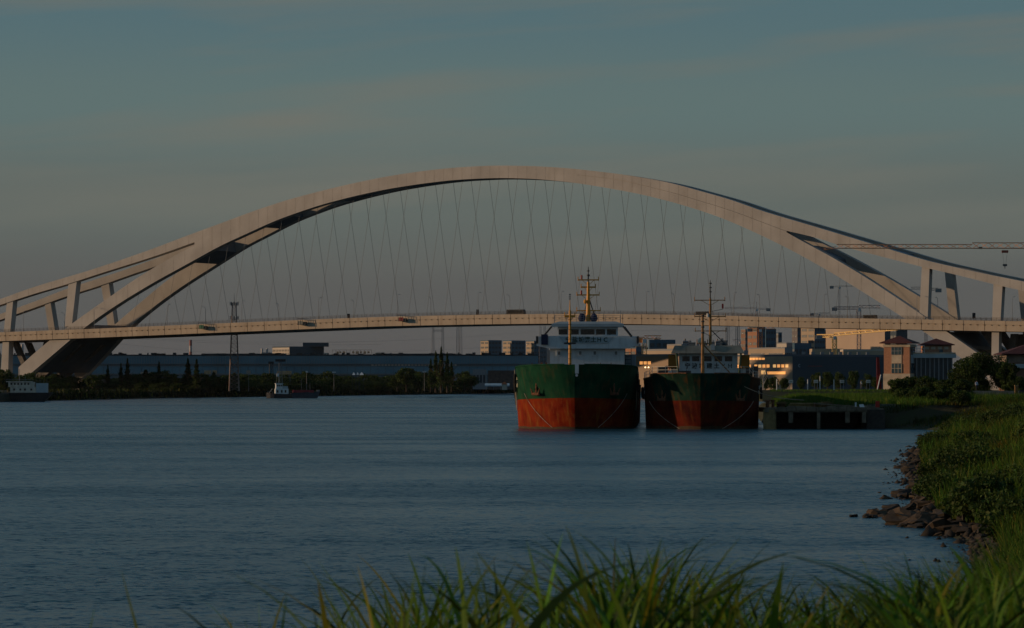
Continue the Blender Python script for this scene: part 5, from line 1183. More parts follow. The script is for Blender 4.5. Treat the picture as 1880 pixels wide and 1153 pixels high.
deck_item(1463, 470, 'low tan timber stack across the wharf deck', 'timber', 'timber_stack', lambda o: [MB().box(-1.4 + .2 * i, 3.6 - .3 * i, -.5 + .3 * (i % 2), .0 + .3 * (i % 2), .02 + .22 * i, .22 + .22 * i).build('plank', WPIL, o) for i in range(3)])
deck_item(1535, 469, 'sloping dark gangway plank lying on the wharf deck', 'gangway', 'gangway', lambda o: (MB().hexa([(-3.2, -.5, .5), (3.2, -.5, .02), (3.2, .5, .02), (-3.2, .5, .5), (-3.2, -.5, .7), (3.2, -.5, .2), (3.2, .5, .2), (-3.2, .5, .7)]).build('plank', WCON, o), MB().box(-3.2, -2.9, -.4, .4, 0, .48).build('rest', RUST, o)))
deck_item(1600, 467, 'heap of broken grey slabs at the right end of the wharf', 'rubble', 'slab_heap', lambda o: [MB().hexa([(random.uniform(-.2, .2) + i * .6 - 1, -.4, -.5), (i * .6 - .2, -.4, -.6), (i * .6 - .2, .4, -.6), (i * .6 - 1, .4, -.5), (i * .6 - 1.1, -.3, .2 - .1 * i), (i * .6 - .1, -.3, .35 - .15 * i), (i * .6 - .1, .5, .3 - .15 * i), (i * .6 - 1.0, .5, .25 - .1 * i)]).build('slab', WCON, o) for i in range(4)])

# promenade with a low kerb wall, right
PR = (PX(1768, 515), PX(1862, 515))
pr = MB().box(PR[0], PR[1] + 30, 516, 545, 2.5, 5.25).build('pavement', mat('promenade paving', (.20, .18, .15), .9)); tag(pr, None, None, kind='structure')
w = thing('parapet_wall', 'low pale concrete parapet along the promenade at the right edge', 'wall', (PR[0], 515.6, 3.9))
for i in range(8): MB().box(i * 1.02, i * 1.02 + .98, 0, .35, 0, 1.45 - .03 * (i % 2)).build('coping_block', mat('pale parapet', (.36, .28, .22), .9, streak=.5, scale=1.5), w)
po = thing('gate_post', 'stout brown post at the right edge beside the parapet', 'post', (PX(1866, 512), 512, 3.2)); MB().box(-.25, .25, -.25, .25, 0, PZ(709, 512) - 3.2).build('shaft', mat('brown timber post', (.20, .11, .04), .9), po); MB().box(-.3, .3, -.3, .3, PZ(709, 512) - 3.2, PZ(707, 512) - 3.2).build('cap', WPIL, po)
dk = thing('dark_hoarding', 'dark panel fence right of the brown post at the right edge', 'fence', (PX(1870, 513), 513, 3.2))
for i in range(4): MB().box(.1 + i * .9, .96 + i * .9, 0, .08, 0, 2.3).build('panel', STEELD, dk)

# people
def person(px, Y, zg, label, shirt, trousers, rz=0, k=1.0, walk=.18):
    V = [(0, 0, .98), (0, 0, 1.18), (0, 0, 1.42), (0, 0.01, 1.53), (0, .0, 1.66), (-.2, 0, 1.42), (-.27, .03, 1.14), (-.28, -.08, .9), (.2, 0, 1.42), (.27, -.02, 1.14), (.25, -.18, .96),
         (-.1, 0, .9), (-.11, -walk * .5, .5), (-.12, -walk * .4, .08), (-.12, -walk * .4 - .14, .03), (.1, 0, .9), (.11, walk * .4, .5), (.12, walk, .1), (.12, walk - .12, .03)]
    E = [(0, 1), (1, 2), (2, 3), (3, 4), (2, 5), (5, 6), (6, 7), (2, 8), (8, 9), (9, 10), (0, 11), (11, 12), (12, 13), (13, 14), (0, 15), (15, 16), (16, 17), (17, 18)]
    rad = [.15, .14, .16, .06, .105, .07, .05, .035, .07, .05, .035, .09, .06, .045, .04, .09, .06, .045, .04]
    me = bpy.data.meshes.new('body'); me.from_pydata(V, E, []); o = bpy.data.objects.new('tmp_body', me); COL.objects.link(o)
    md = o.modifiers.new('s', 'SKIN')
    for i, r_ in enumerate(rad): me.skin_vertices[0].data[i].radius = (r_, r_)
    me.skin_vertices[0].data[0].use_root = True
    o.modifiers.new('b', 'SUBSURF').levels = 1
    dg = bpy.context.evaluated_depsgraph_get(); bm = bpy.data.meshes.new_from_object(o.evaluated_get(dg)); bpy.data.objects.remove(o)
    sk = mat('skin', (.35, .20, .13), .7)
    for mm_ in (sk, shirt, trousers, mat('dark hair', (.02, .015, .012), .8)): bm.materials.append(mm_)
    for f in bm.polygons:
        c = f.center; f.material_index = 3 if (c.z > 1.66 or (c.z > 1.58 and c.y > .03)) else 0 if (c.z > 1.5 or (abs(c.x) > .24 and c.z < 1.1)) else 1 if c.z > .98 else 2
        f.use_smooth = True
    r_ = thing('person', label, 'person', (PX(px, Y), Y, zg), rz); r_.scale = (k, k, k); link('body', bm, r_)
person(1793, 519, 5.25, 'person in a pale blue shirt standing on the promenade in front of the dark tree', mat('pale blue shirt', (.42, .50, .62), .9), mat('navy trousers', (.03, .035, .05), .9), .6)
person(1581, 640, 5.4, 'tiny person in white walking along the far edge of the grass field', mat('white shirt', (.65, .65, .62), .9), mat('grey trousers', (.12, .12, .13), .9), 1.2)

# signs and posts along the far edge of the field
for i, (px, lab) in enumerate(((1452, 'leftmost'), (1498, 'second from the left'), (1546, 'third from the left'), (1594, 'rightmost'))):
    Y = 640; o = thing('field_sign', '%s of four white plaques along the far edge of the field' % lab, 'sign', (PX(px, Y), Y, 5.2), 0, 'white plaques along the field')
    MB().box(-.42, .42, -.05, .05, PZ(703, Y) - 5.2, PZ(697.5, Y) - 5.2).build('panel', mat('white plaque', (.62, .60, .55), .7), o)
    m = MB(); m.box(-.34, -.26, -.04, .04, 0, 1.5); m.box(.26, .34, -.04, .04, 0, 1.5); m.build('posts', GALV, o)
    MB().box(-.3, .3, -.07, -.052, PZ(701, Y) - 5.2, PZ(700, Y) - 5.2).build('print_line', GREYB, o)
for px, yt, lab in ((1426, 696.5, 'short white post just right of the rusty ship'), (1483, 697, 'short white post between the first two plaques'), (1505.5, 691, 'taller white post right of the second plaque'), (1531, 697, 'short white post left of the third plaque')):
    o = thing('marker_post', lab, 'post', (PX(px, 642), 642, 5.2)); h = PZ(yt, 642) - 5.2; MB().tube((0, 0, 0), (0, 0, h), .1, n=6).build('shaft', WHITE, o); MB().tube((0, 0, h), (0, 0, h + .12), .13, n=6).build('cap', GREYB, o)
# dyke road that carries them
dy = MB(); dy.hexa([(PX(1385, 650), 628, 3.0), (PX(1640, 650), 628, 3.0), (PX(1640, 650), 660, 3.0), (PX(1385, 650), 660, 3.0), (PX(1385, 650), 636, 5.2), (PX(1640, 650), 636, 5.2), (PX(1640, 650), 652, 5.2), (PX(1385, 650), 652, 5.2)])
tag(dy.build('dyke', SOIL), None, None, kind='structure')

def clumpf(x, y, s, seed): return np.clip(.5 + .5 * vnoise(x, y, s, seed), 0, 1)
# ------------------------------------------------------------------ stones along the waterline
STONE2 = mat('river stone', (.028, .020, .013), .9, cols=(.085, .058, .034), scale=1.2, bump=.5)
WET = mat('wet dark stone', (.018, .014, .010), .8, cols=(.040, .030, .020), scale=1.5, bump=.4)
stones = []
for k in range(8):
    m = MB(); m.ball((0, 0, 0), 1, random.uniform(.6, .9), random.uniform(.4, .75), 8, 6, .75); me = m.mesh('stone', STONE2 if k % 3 else WET)
    stones.append(me)
CL = [(1645, 944, 42, 7, 16, .75), (1690, 958, 60, 13, 38, .95), (1760, 974, 55, 14, 36, .95), (1600, 949, 16, 2, 4, .5), (1566, 949, 5, 1.5, 2, .35), (1640, 933, 4, 3, 2, 1.0),
      (1682, 905, 34, 14, 30, .75), (1704, 925, 28, 12, 20, .75), (1690, 862, 38, 10, 32, .8), (1726, 880, 16, 16, 20, .75), (1612, 905, 4, 1, 2, .4), (1628, 916, 9, 3, 4, .5), (1800, 960, 30, 10, 16, .8),
      (1716, 812, 26, 8, 24, .8), (1738, 826, 10, 8, 10, .8), (1702, 836, 8, 1, 2, .4), (1740, 850, 8, 10, 8, .7), (1690, 800, 12, 3, 6, .6)]
CN = ['big rock spit, left part', 'big rock spit, middle', 'big rock spit, right end', 'outermost reach of the big spit', 'isolated stone off the big spit', 'round boulder on the big spit', 'middle rock spit, upper part', 'middle rock spit, lower part', 'upper rock spit', 'bank foot below the upper spit', 'water left of the middle spit', 'water just off the middle spit', 'bank foot right of the big spit', 'farthest rock spit', 'foot of the farthest spit', 'low stone off the farthest spit', 'bank foot between the upper spits', 'inlet corner']
for ci_, (cx, cy, rx, ry, n, sz) in enumerate(CL):
    for i in range(n):
        a = random.uniform(0, 6.28); r_ = math.sqrt(random.random()); px, py = cx + rx * r_ * math.cos(a), cy + ry * r_ * math.sin(a) * 1.0; z0 = 0
        for _ in range(4): Y = F * (HC - z0) / (py - HY); z0 = max(0, float(ground_z(PX(px, Y), Y)))
        s = sz * (.85 if ci_ in (0, 1, 3, 6, 8) else .62) * random.uniform(.35, 1.2) * (1.5 if random.random() < .1 else 1)
        o = link('shore_stone', random.choice(stones), None, (PX(px, Y), Y, z0 + s * .1)); o.rotation_euler = (random.uniform(-.3, .3), random.uniform(-.3, .3), random.uniform(0, 6.28)); o.scale = (s, s * random.uniform(.7, 1), s * random.uniform(.5, .85))
        tag(o, '%s %s stone, %s, %s side' % ('large' if s > sz * .6 else 'middling' if s > sz * .4 else 'small', 'brown' if o.data.materials[0] is STONE2 else 'dark wet', CN[ci_], 'left' if px < cx else 'right'), 'stone', 'stones along the waterline')

# small broken stone filling the gaps of the shore
n = 3200; Y = 118 * (425 / 118) ** rng.random(n); X = np.interp(Y, SHORE[:, 1], SHORE[:, 0]) + rng.normal(.9, .9, n) - 1.3 * clumpf(Y, Y * 0, 5, 44) ** 2; z = np.maximum(ground_z(X, Y), -.05); s = np.minimum(rng.lognormal(-2.5, .65, n), .5) * (1 + Y / 500)
OC = np.array([(1, 0, 0), (0, 1, 0), (-1, 0, 0), (0, -1, 0), (0, 0, .7), (0, 0, -.5)], float); V = OC[None] * s[:, None, None] * rng.uniform(.55, 1.3, (n, 6, 1)); a_ = rng.uniform(0, 6.28, n)[:, None]
V = np.stack([V[:, :, 0] * np.cos(a_) - V[:, :, 1] * np.sin(a_), V[:, :, 0] * np.sin(a_) + V[:, :, 1] * np.cos(a_), V[:, :, 2]], 2) + np.stack([X, Y, z], 1)[:, None]
TF = np.array([(0, 1, 4), (1, 2, 4), (2, 3, 4), (3, 0, 4), (1, 0, 5), (2, 1, 5), (3, 2, 5), (0, 3, 5)])
tag(link('rubble', np_mesh('rubble', V.reshape(-1, 3), (TF[None] + np.arange(n)[:, None, None] * 6).reshape(-1, 3), WET, nper=3)), 'small broken stones strewn along the waterline', None, kind='stuff')

# ------------------------------------------------------------------ grass
GRASS = mat('grass blades', (.058, .122, .012), .7, var=.1, attr=True, trans=.30, spec=.15)
def tints(n, dry=.12, lo=.45, hi=1.25):
    g = rng.uniform(lo, hi, (n, 1)) * np.array([[1.0, 1.0, 1.0]]); g[:, 0] *= rng.uniform(.7, 1.35, n)
    d = rng.random(n) < dry; g[d] = rng.uniform(.8, 1.5, (d.sum(), 1)) * np.array([[2.2, 1.05, 1.2]]); return g
def blades(name, p, h, w, az, bend, S, tint, label, mat_=GRASS, drop=.35):
    n = len(p); d = np.stack([np.cos(az), np.sin(az), np.zeros(n)], 1); fa = az + rng.uniform(-1.2, 1.2, n) + np.pi / 2
    sd_ = np.stack([np.cos(fa), np.sin(fa), np.zeros(n)], 1); V = np.zeros((n, S + 1, 2, 3))
    for j in range(S + 1):
        t = j / S; c = p + d * (h * bend * t * t)[:, None]; c[:, 2] += h * (t - drop * bend * t ** 3)
        ww = (w * .5 * (1 - t) ** .75 * (.55 + .9 * t if S > 2 else 1) + .0006)[:, None]
        V[:, j, 0] = c - sd_ * ww; V[:, j, 1] = c + sd_ * ww
    base = np.arange(n)[:, None] * (2 * (S + 1)); Fq = []
    for j in range(S): Fq.append(np.stack([base[:, 0] + 2 * j, base[:, 0] + 2 * j + 1, base[:, 0] + 2 * j + 3, base[:, 0] + 2 * j + 2], 1))
    Fq = np.concatenate(Fq); T = np.repeat(tint, 2 * (S + 1), 0)
    o = link(name, np_mesh(name, V.reshape(-1, 3), Fq, mat_, T)); tag(o, label, None, kind='stuff'); return o
# A: bank slope
n = 330000; Y = 88 * (475 / 88) ** rng.random(n); X = rng.uniform(0, 1, n) * (.162 * Y + 2 - (np.interp(Y, SHORE[:, 1], SHORE[:, 0]) + 1)) + np.interp(Y, SHORE[:, 1], SHORE[:, 0]) + 1
d = shore_dist(X, Y); z = ground_z(X, Y); cl = clumpf(X, Y, 2.2, 5); cb = clumpf(X, Y, 9, 8)
ok = (d > .3 + 1.3 * clumpf(X, Y, 5, 9)) & (rng.random(n) < .35 + .65 * cl) & (X > 0)
X, Y, z, cl, cb, d = X[ok], Y[ok], z[ok], cl[ok], cb[ok], d[ok]; n = len(X)
h = (.14 + .9 * cl ** 1.6 + .9 * cb ** 1.5) * rng.uniform(.5, 1.25, n) * np.clip(.35 + d / 5, 0, 1); cc = clumpf(X, Y, 1.1, 33); t = tints(n, .12); t *= (.10 + .42 * cb + .85 * cc ** 2)[:, None]; br = clumpf(X, Y, 4.3, 71); t[:, 0] *= 1 + 1.1 * np.clip(br - .52, 0, 1) * 2; t[:, 1] *= 1 - .25 * np.clip(br - .52, 0, 1); edge = np.clip(1 - (d - 2) / 4, 0, 1); t[:, 0] *= 1 + .22 * edge  # clump noise darkens the tint, painting low-lit gaps into the grass
blades('grass', np.stack([X, Y, z - .05], 1), h, rng.uniform(.018, .05, n) * (1 + Y / 260), rng.uniform(0, 6.28, n), rng.uniform(.1, .7, n), 2, t, 'long uneven grass covering the river bank')
# A2: taller weeds and dry stalks in clumps on the slope
n = 60000; Y = 92 * (440 / 92) ** rng.random(n); X = np.interp(Y, SHORE[:, 1], SHORE[:, 0]) + rng.uniform(1.0, 1.2, n) + rng.random(n) * (.162 * Y - np.interp(Y, SHORE[:, 1], SHORE[:, 0]))
d = shore_dist(X, Y); cl = clumpf(X, Y, 3.1, 61) * clumpf(X, Y, 1.0, 62); ok = (d > 1.0) & (cl > .26); X, Y, d, cl = X[ok], Y[ok], d[ok], cl[ok]; n = len(X); z = ground_z(X, Y)
t = tints(n, .12, .3, 1.5); blades('weeds', np.stack([X, Y, z - .05], 1), (.8 + 1.9 * cl) * rng.uniform(.6, 1.25, n), rng.uniform(.02, .045, n) * (1 + Y / 260), rng.uniform(0, 6.28, n), rng.uniform(.05, .5, n), 3, t, 'taller weeds and dry stalks standing in clumps on the river bank')
# B: reeds and tall grass between the camera and the bank, right
n = 42000; Y = 13 * (92 / 13) ** rng.random(n); X = rng.uniform(.08, .17, n) * Y + rng.uniform(-1.0, 1.2, n)
d = shore_dist(X, Y); z = ground_z(X, Y); cl = clumpf(X, Y, 1.3, 15); env_px = 940 + X / Y * F
ok = (d > .6) & (rng.random(n) < .25 + .75 * cl); X, Y, z, cl, env_px = X[ok], Y[ok], z[ok], cl[ok], env_px[ok]; n = len(X)
top = np.interp(env_px, [1380, 1540, 1600, 1700, 1800, 1880], [1153, 1110, 1055, 1030, 985, 935]) - 22 + rng.exponential(44, n) + 45 * (1 - cl)
h = np.clip(HC - (top - HY) * Y / F - z, .25, 2.3); t = tints(n, .10, .5, 1.3)
blades('reeds', np.stack([X, Y, z - .05], 1), h, rng.uniform(.016, .040, n) * (1 + Y / 90), rng.uniform(-.9, .9, n) + np.pi * (rng.random(n) < .5), rng.uniform(.12, .95, n), 5, t, 'tall green reeds growing on the near bank at the right')
# C: foreground reeds close to the lens: upright shoots with arching leaves
REED = mat('reed leaves', (.062, .125, .008), .6, var=.1, attr=True, trans=.38, spec=.2)
bl = []   # base point, length, width, azimuth, bend
def shoot(px, top, Y, k=1.0, leaves=8):
    x = (px - 940) * Y / F; zg = float(ground_z(x, Y)); zt = HC - (top - HY) * Y / F; h = zt - zg
    if h < .2: return
    a0 = random.choice((0, math.pi)) + random.uniform(-.4, .4); b0 = random.uniform(.0, .13); L_ = h / (1 - .5 * b0)
    bl.append((x - math.cos(a0) * L_ * b0 * .9, Y, zg - .05, L_, .026 * k, a0, b0))
    for i in range(leaves):
        t = random.uniform(.25, .85); a = (0 if i % 2 else math.pi) + random.gauss(0, .55); b_ = random.choice((random.uniform(.08, .4), random.uniform(.1, .5), random.uniform(.3, .95))); ll = h * random.uniform(.28, .55)
        pk = 1 - .5 * b_ if b_ < .667 else .667 * math.sqrt(.667 / b_); room = (zt - (zg + L_ * t * .9)) / pk
        if room < .12 * h: continue
        ll = min(ll, room * random.uniform(.85, 1.05))
        bl.append((x - math.cos(a0) * L_ * b0 * .9 * (1 - t * t), Y + random.uniform(-.05, .05), zg + L_ * t * .9, ll, .029 * k, a, b_))
env = lambda px: float(np.interp(px, [150, 450, 640, 760, 890, 980, 1060, 1110, 1200, 1260, 1340, 1450, 1540, 1700, 1900], [1110, 1085, 1050, 1030, 1020, 1050, 1025, 990, 995, 1020, 1035, 1060, 1060, 1030, 990]))
for a_, b_, n_ in ((460, 640, 9), (640, 1060, 62), (1060, 1280, 74), (1280, 1490, 46), (1490, 1930, 160)):
    for i in range(n_):
        px = random.uniform(a_, b_); shoot(px, env(px) - 4 + random.expovariate(1 / 34.0), random.uniform(6.8, 11.5), random.uniform(.55, .95))
for px, py, lv in ((248, 1015, 1), (165, 1085, 1), (520, 1060, 2), (583, 1085, 1), (628, 1055, 1), (680, 1060, 4), (771, 1000, 3), (890, 985, 4), (862, 1040, 3), (742, 1050, 2), (1022, 1015, 3), (1100, 990, 5), (1142, 985, 6), (1190, 995, 6), (1147, 1020, 5), (1225, 1015, 5), (1340, 1010, 3), (1575, 1005, 1), (1370, 1050, 5), (480, 1112, 3), (425, 1108, 3), (820, 1075, 5)):
    shoot(px, py - 12, random.uniform(6.4, 7.6), 1.35, lv)
A = np.array(bl); n = len(A)
blades('foreground_reeds', A[:, :3], A[:, 3], A[:, 4], A[:, 5], A[:, 6], 10, tints(n, .10, .25, 1.7), 'blurred broad reed leaves rising from the bottom of the picture', REED, drop=.5)
# D: field behind the wharf and dyke crest
n = 90000; Y = 470 * (660 / 470) ** rng.random(n); X = rng.uniform(.058, .165, n) * Y; d = shore_dist(X, Y); z = ground_z(X, Y); z = np.where((Y > 630) & (X / Y < .118), 5.0, z)
cl = clumpf(X, Y, 7, 25); cb = clumpf(X, Y, 25, 26); ok = (d > 2.5) & ~((X < 56) & (Y < 478)) & ~((X > PR[0] - 1) & (Y > 511) & (Y < 546)); X, Y, z, cl, cb = X[ok], Y[ok], z[ok], cl[ok], cb[ok]; n = len(X)
h = (.7 + 1.1 * cl) * rng.uniform(.7, 1.2, n) * np.where(Y > 628, .35, 1); t = tints(n, .05, .6, 1.3) * (.6 + .8 * cb)[:, None]
blades('field_grass', np.stack([X, Y, z - .05], 1), h, rng.uniform(.06, .14, n), rng.uniform(0, 6.28, n), rng.uniform(.1, .5, n), 2, t, 'rough green grass filling the field behind the wharf')
# F: scrub on the far bank
n = 26000; X = rng.uniform(-230, 60, n); dd = rng.exponential(16, n) + 1.5; Y = np.interp(X, LX, LYv) + dd; z = np.interp(dd, [p[0] for p in prof], [p[1] for p in prof])
h = rng.uniform(.8, 2.6, n); t = tints(n, .04, .08, .3)
blades('far_scrub', np.stack([X, Y, z - .1], 1), h, rng.uniform(.4, 1.1, n), rng.uniform(0, 6.28, n), rng.uniform(.1, .6, n), 2, t, 'dark weeds along the far bank')

# ------------------------------------------------------------------ trees
LEAF = mat('tree leaves', (.036, .066, .013), .7, var=.12, attr=True, trans=.22, spec=.15)
BARK = mat('tree bark', (.06, .045, .03), .95)
def crown(kind, H, W, n, leaf, seed, lo=.18):
    r = np.random.default_rng(seed)
    if kind == 'cone':
        t = r.random(n) ** .75; zz_ = lo * H + (1 - lo) * H * (1 - (1 - t) ** 1.0); tier = .75 + .25 * np.sin(zz_ / H * 38 + r.uniform(0, 6)); a = r.uniform(0, 6.28, n); lob = 1 + .22 * np.sin(3 * a + zz_ * 1.7)
        rr_ = W / 2 * ((1 - (zz_ - lo * H) / ((1 - lo) * H)) ** .8 + .03) * tier * lob * r.uniform(.35, 1.05, n); c = np.stack([rr_ * np.cos(a), rr_ * np.sin(a), zz_ + r.normal(0, .2, n)], 1); k = np.floor(zz_ / H * 9).astype(int) % 7
    else:
        K = 34; u = r.normal(0, 1, (K, 3)); u /= np.linalg.norm(u, axis=1)[:, None]; u *= r.uniform(.35, 1, (K, 1)) ** .6
        cc = u * np.array([W * .38, W * .38, H * (1 - lo) * .36]); cc[:, 2] += H * (lo + (1 - lo) * .52); cc[:, 2] = np.maximum(cc[:, 2], H * lo * .8); rad = r.uniform(.13, .24, K) * W * .8
        k = r.integers(0, K, n); q = r.normal(0, 1, (n, 3)); q /= np.linalg.norm(q, axis=1)[:, None]; q *= r.uniform(.55, 1.08, (n, 1)); c = cc[k] + q * rad[k][:, None] * np.array([1, 1, .75])
    u = r.normal(0, 1, (n, 3)); u /= np.linalg.norm(u, axis=1)[:, None]; v = np.cross(u, r.normal(0, 1, (n, 3))); v /= np.linalg.norm(v, axis=1)[:, None]; s = (leaf * r.uniform(.5, 1.2, n))[:, None]
    V = np.stack([c - u * s * .5, c + v * s * .32, c + u * s * .5, c - v * s * .32], 1).reshape(-1, 3); Fq = np.arange(n * 4).reshape(-1, 4)
    base = r.uniform(.6, 1.35, 40)[k % 40]; T = base[:, None] * r.uniform(.75, 1.25, (n, 1)) * np.array([[1, 1, 1]]); T[:, 0] *= r.uniform(.8, 1.35, n)
    return np_mesh('crown', V, Fq, LEAF, np.repeat(T, 4, 0))
def trunk(H, W, seed, lo=.18, r0=.03):
    r = random.Random(seed); m = MB(); m.tube((0, 0, -.5), (r.uniform(-.02, .02) * H, 0, H * .55), H * r0, H * r0 * .5, n=7); 
    for i in range(6):
        a = r.uniform(0, 6.28); z = H * r.uniform(lo, .5); m.tube((0, 0, z), (W * .3 * math.cos(a), W * .3 * math.sin(a), z + H * r.uniform(.15, .3)), H * r0 * .4, H * r0 * .12, n=5)
    return m.mesh('trunk', BARK)
def tree(px, ytop, Y, wpx, label, kind='round', n=2500, leaf=.7, seed=1, zg=3.0, name='tree', cat='tree', lo=.18, group=None, meshes=None):
    H = PZ(ytop, Y) - zg; W = wpx * Y / F; o = thing(name, label, cat, (PX(px, Y), Y, zg), random.uniform(0, 6.28), group)
    if meshes:
        c, t, H0, W0 = meshes; link('crown', c, o).scale = (W / W0, W / W0, H / H0); link('trunk', t, o).scale = (H / H0,) * 3
    else:
        link('crown', crown(kind, H, W, n, leaf, seed, lo), o); link('trunk', trunk(H, W, seed, lo), o)
    return o
def family(kind, n, seed, lo, leaf=.75): return (crown(kind, 10, 9 if kind == 'round' else 5, n, leaf, seed, lo), trunk(10, 9, seed, lo), 10, 9 if kind == 'round' else 5)
RND = [family('round', 2600, s, .08) for s in (1, 2, 3, 4)]; CON = [family('cone', 2200, s, .10, .6) for s in (11, 12, 13)]
# named far trees
for px, yt, w, kd, lab in ((234, 660, 20, 1, 'pointed dark conifer just right of the left bridge legs'), (222, 668, 16, 1, 'small pointed conifer leftmost of the conifers by the bridge legs'), (198, 672, 16, 1, 'slim conifer close beside the far bridge leg'), (292, 665, 16, 1, 'slim pointed conifer midway between the bridge leg and the telecom tower'), (345, 660, 26, 1, 'broad dark conifer left of the tan billboards'), (361, 661, 22, 1, 'dark conifer just left of the tan billboards'),
        (800, 646, 20, 1, 'left conifer of the tall dark clump in front of the factory'), (810, 639, 22, 1, 'tallest middle conifer of the dark clump in front of the factory'), (821, 649, 20, 1, 'right conifer of the tall dark clump in front of the factory'), (829, 666, 18, 1, 'shorter conifer at the right of the tall clump'), (791, 660, 18, 1, 'shorter conifer at the left of the tall clump'),
        (746, 669, 46, 0, 'large rounded tree left of the tall conifers'), (729, 684, 34, 0, 'lower rounded tree at the left foot of the large one'), (768, 681, 30, 0, 'rounded tree between the large one and the conifers'), (853, 677, 36, 0, 'large rounded tree right of the tall conifers'), (866, 686, 30, 0, 'lower rounded tree right of the conifers')):
    tree(px, yt, random.uniform(1600, 1660) if px > 400 else random.uniform(1500, 1560), w, lab, seed=px, zg=2.9, meshes=(CON[px % 3] if kd else RND[px % 4]), name='conifer_tree' if kd else 'tree')
BANKMARK = [(10, 'the river ship bow'), (45, 'the river ship deckhouse'), (85, 'the near bridge leg'), (120, 'the pier between the bridge legs'), (160, 'the far bridge leg'), (198, 'the slim conifer'), (234, 'the pointed conifer'), (268, 'the pale low billboard'), (292, 'the midway conifer'), (320, 'the gap of the bank'), (345, 'the broad conifer'), (381, 'the tan billboards'),
            (408, 'the white banded tower side'), (430, 'the telecom tower'), (456, 'the square headed lamp post'), (485, 'the dark lattice mast'), (514, 'the tugboat'), (535, 'the orange billboard end'), (563, 'the barge'), (590, 'the barge bow'), (613, 'the flat headed lamp post'), (636, 'the tent row end'), (656, 'the white tents'), (685, 'the open bank'), (720, 'the lower rounded tree'), (746, 'the large rounded tree'),
            (779, 'the twin floodlights'), (809, 'the pale lattice mast'), (830, 'the shortest tall conifer'), (853, 'the rounded tree right of the conifers'), (880, 'the low white building'), (905, 'the blue roofed canopy'), (926, 'the cream shelter')]
BANKMARK = [m_ for m_ in BANKMARK if m_[1] not in ('the gap of the bank', 'the open bank', 'the white banded tower side', 'the orange billboard end')]
k = 0
for row, (Yo, y0, y1, step) in enumerate(((75, 678, 690, 19), (45, 687, 697, 16), (22, 696, 706, 13))):
    x = -8 + row * 6
    while x < 945:
        yt = random.uniform(y0, y1) + (5 if 880 < x else 0) + (3 * math.sin(x * .04)); w = random.uniform(26, 46) - row * 5
        Yt = far_y(PX(x, far_y(PX(x, 1500)))) + Yo + random.uniform(-6, 6)
        lab = '%s tree in the %s row, %s' % ('broad' if w > 35 - row * 5 else 'narrow', ('back', 'middle', 'front')[row], nearby(x, BANKMARK))
        tree(x, yt, Yt, w, lab, meshes=RND[k % 4] if random.random() < .85 else CON[k % 3], group='dark belt of trees on the far bank', zg=2.6 if row < 2 else 1.9); x += step * random.uniform(.7, 1.3); k += 1
# trees left of and below the bridge leg
for px, yt, Yt, w, lab in ((8, 672, 1330, 40, 'dark tree at the left edge behind the river ship'), (40, 684, 1300, 34, 'dark tree just behind the river ship deckhouse'), (-25, 664, 1320, 50, 'large dark tree at the very left edge'), (170, 684, 1480, 40, 'bush at the foot of the far bridge leg')): tree(px, yt, Yt, w, lab, meshes=RND[px % 4], zg=2.8)
for i in range(0): tree(-110 - i * 42, 640 - 6 * (i % 3), 1380 + 12 * i, 60, 'tall bank tree beyond the left edge of the picture', meshes=RND[i % 4], group='bank trees beyond the left edge', zg=2.8)
# trees behind the field
for i, (px, yt, w, lab) in enumerate(((1566, 675, 26, 'rounded green tree in front of the dark hall wall'), (1500, 679, 26, 'dark tree left part of the clump before the hall'), (1519, 677, 28, 'dark tree in the middle of the clump before the hall'), (1540, 681, 26, 'dark tree right part of the clump before the hall'), (1472, 688, 20, 'low dark tree below the hall corner'),
        (1420, 688, 22, 'low bush left of the hall corner'), (1440, 690, 20, 'low bush just left of the hall corner'), (1592, 684, 26, 'dark tree right of the rounded green one'), (1609, 688, 24, 'low dark tree beside the leaning red post'), (1405, 687, 18, 'low bush beside the rusty ship'))):
    tree(px, yt, 980 + 7 * i, w, lab, meshes=RND[i % 4], zg=3.6)
# bare white branches beside the ship
o = thing('bare_tree', 'bare pale branching tree just right of the rusty ship', 'tree', (PX(1401, 800), 800, 3.8)); m = MB(); 
for i in range(9):
    a = random.uniform(-1, 1); m.tube((0, 0, 2.0 + i * .25), (a * 1.7, random.uniform(-.5, .5), 4.2 + i * .35), .09, .03, n=4)
m.build('branches', PALE, o); MB().tube((0, 0, 0), (.1, 0, 4.6), .16, .1, n=6).build('trunk', PALE, o)
# low leafy bushes breaking the slope
LOW = [(crown('round', 1.5, 2.6, 2600, .16, 200 + i, .0), trunk(1.5, 2, 200 + i, .1)) for i in range(4)]
BM = [(1700, 'the big rock spit'), (1745, 'the upper rock spits'), (1800, 'the middle of the slope'), (1860, 'the right edge of the picture')]
for i in range(80):
    Y = 120 * (420 / 120) ** random.random(); X = shore_x(Y) + 1.6 + random.random() ** 1.3 * (.158 * Y - shore_x(Y)); dd_ = float(shore_dist(X, Y))
    if dd_ < 1.2 or X > .162 * Y: continue
    px = 940 + X / Y * F; c_, t_ = LOW[i % 4]; s = random.uniform(.6, 1.5)
    o = thing('low_bush', '%s weed bush on the %s slope, %s' % ('large' if s > 1.05 else 'small', 'far' if Y > 240 else 'near', nearby(px, BM)), 'bush', (X, Y, float(ground_z(X, Y)) - .15), random.uniform(0, 6.28), 'leafy weed bushes on the river bank'); o.scale = (s, s, s * random.uniform(.7, 1.2))
    link('foliage', c_, o); link('stem', t_, o)
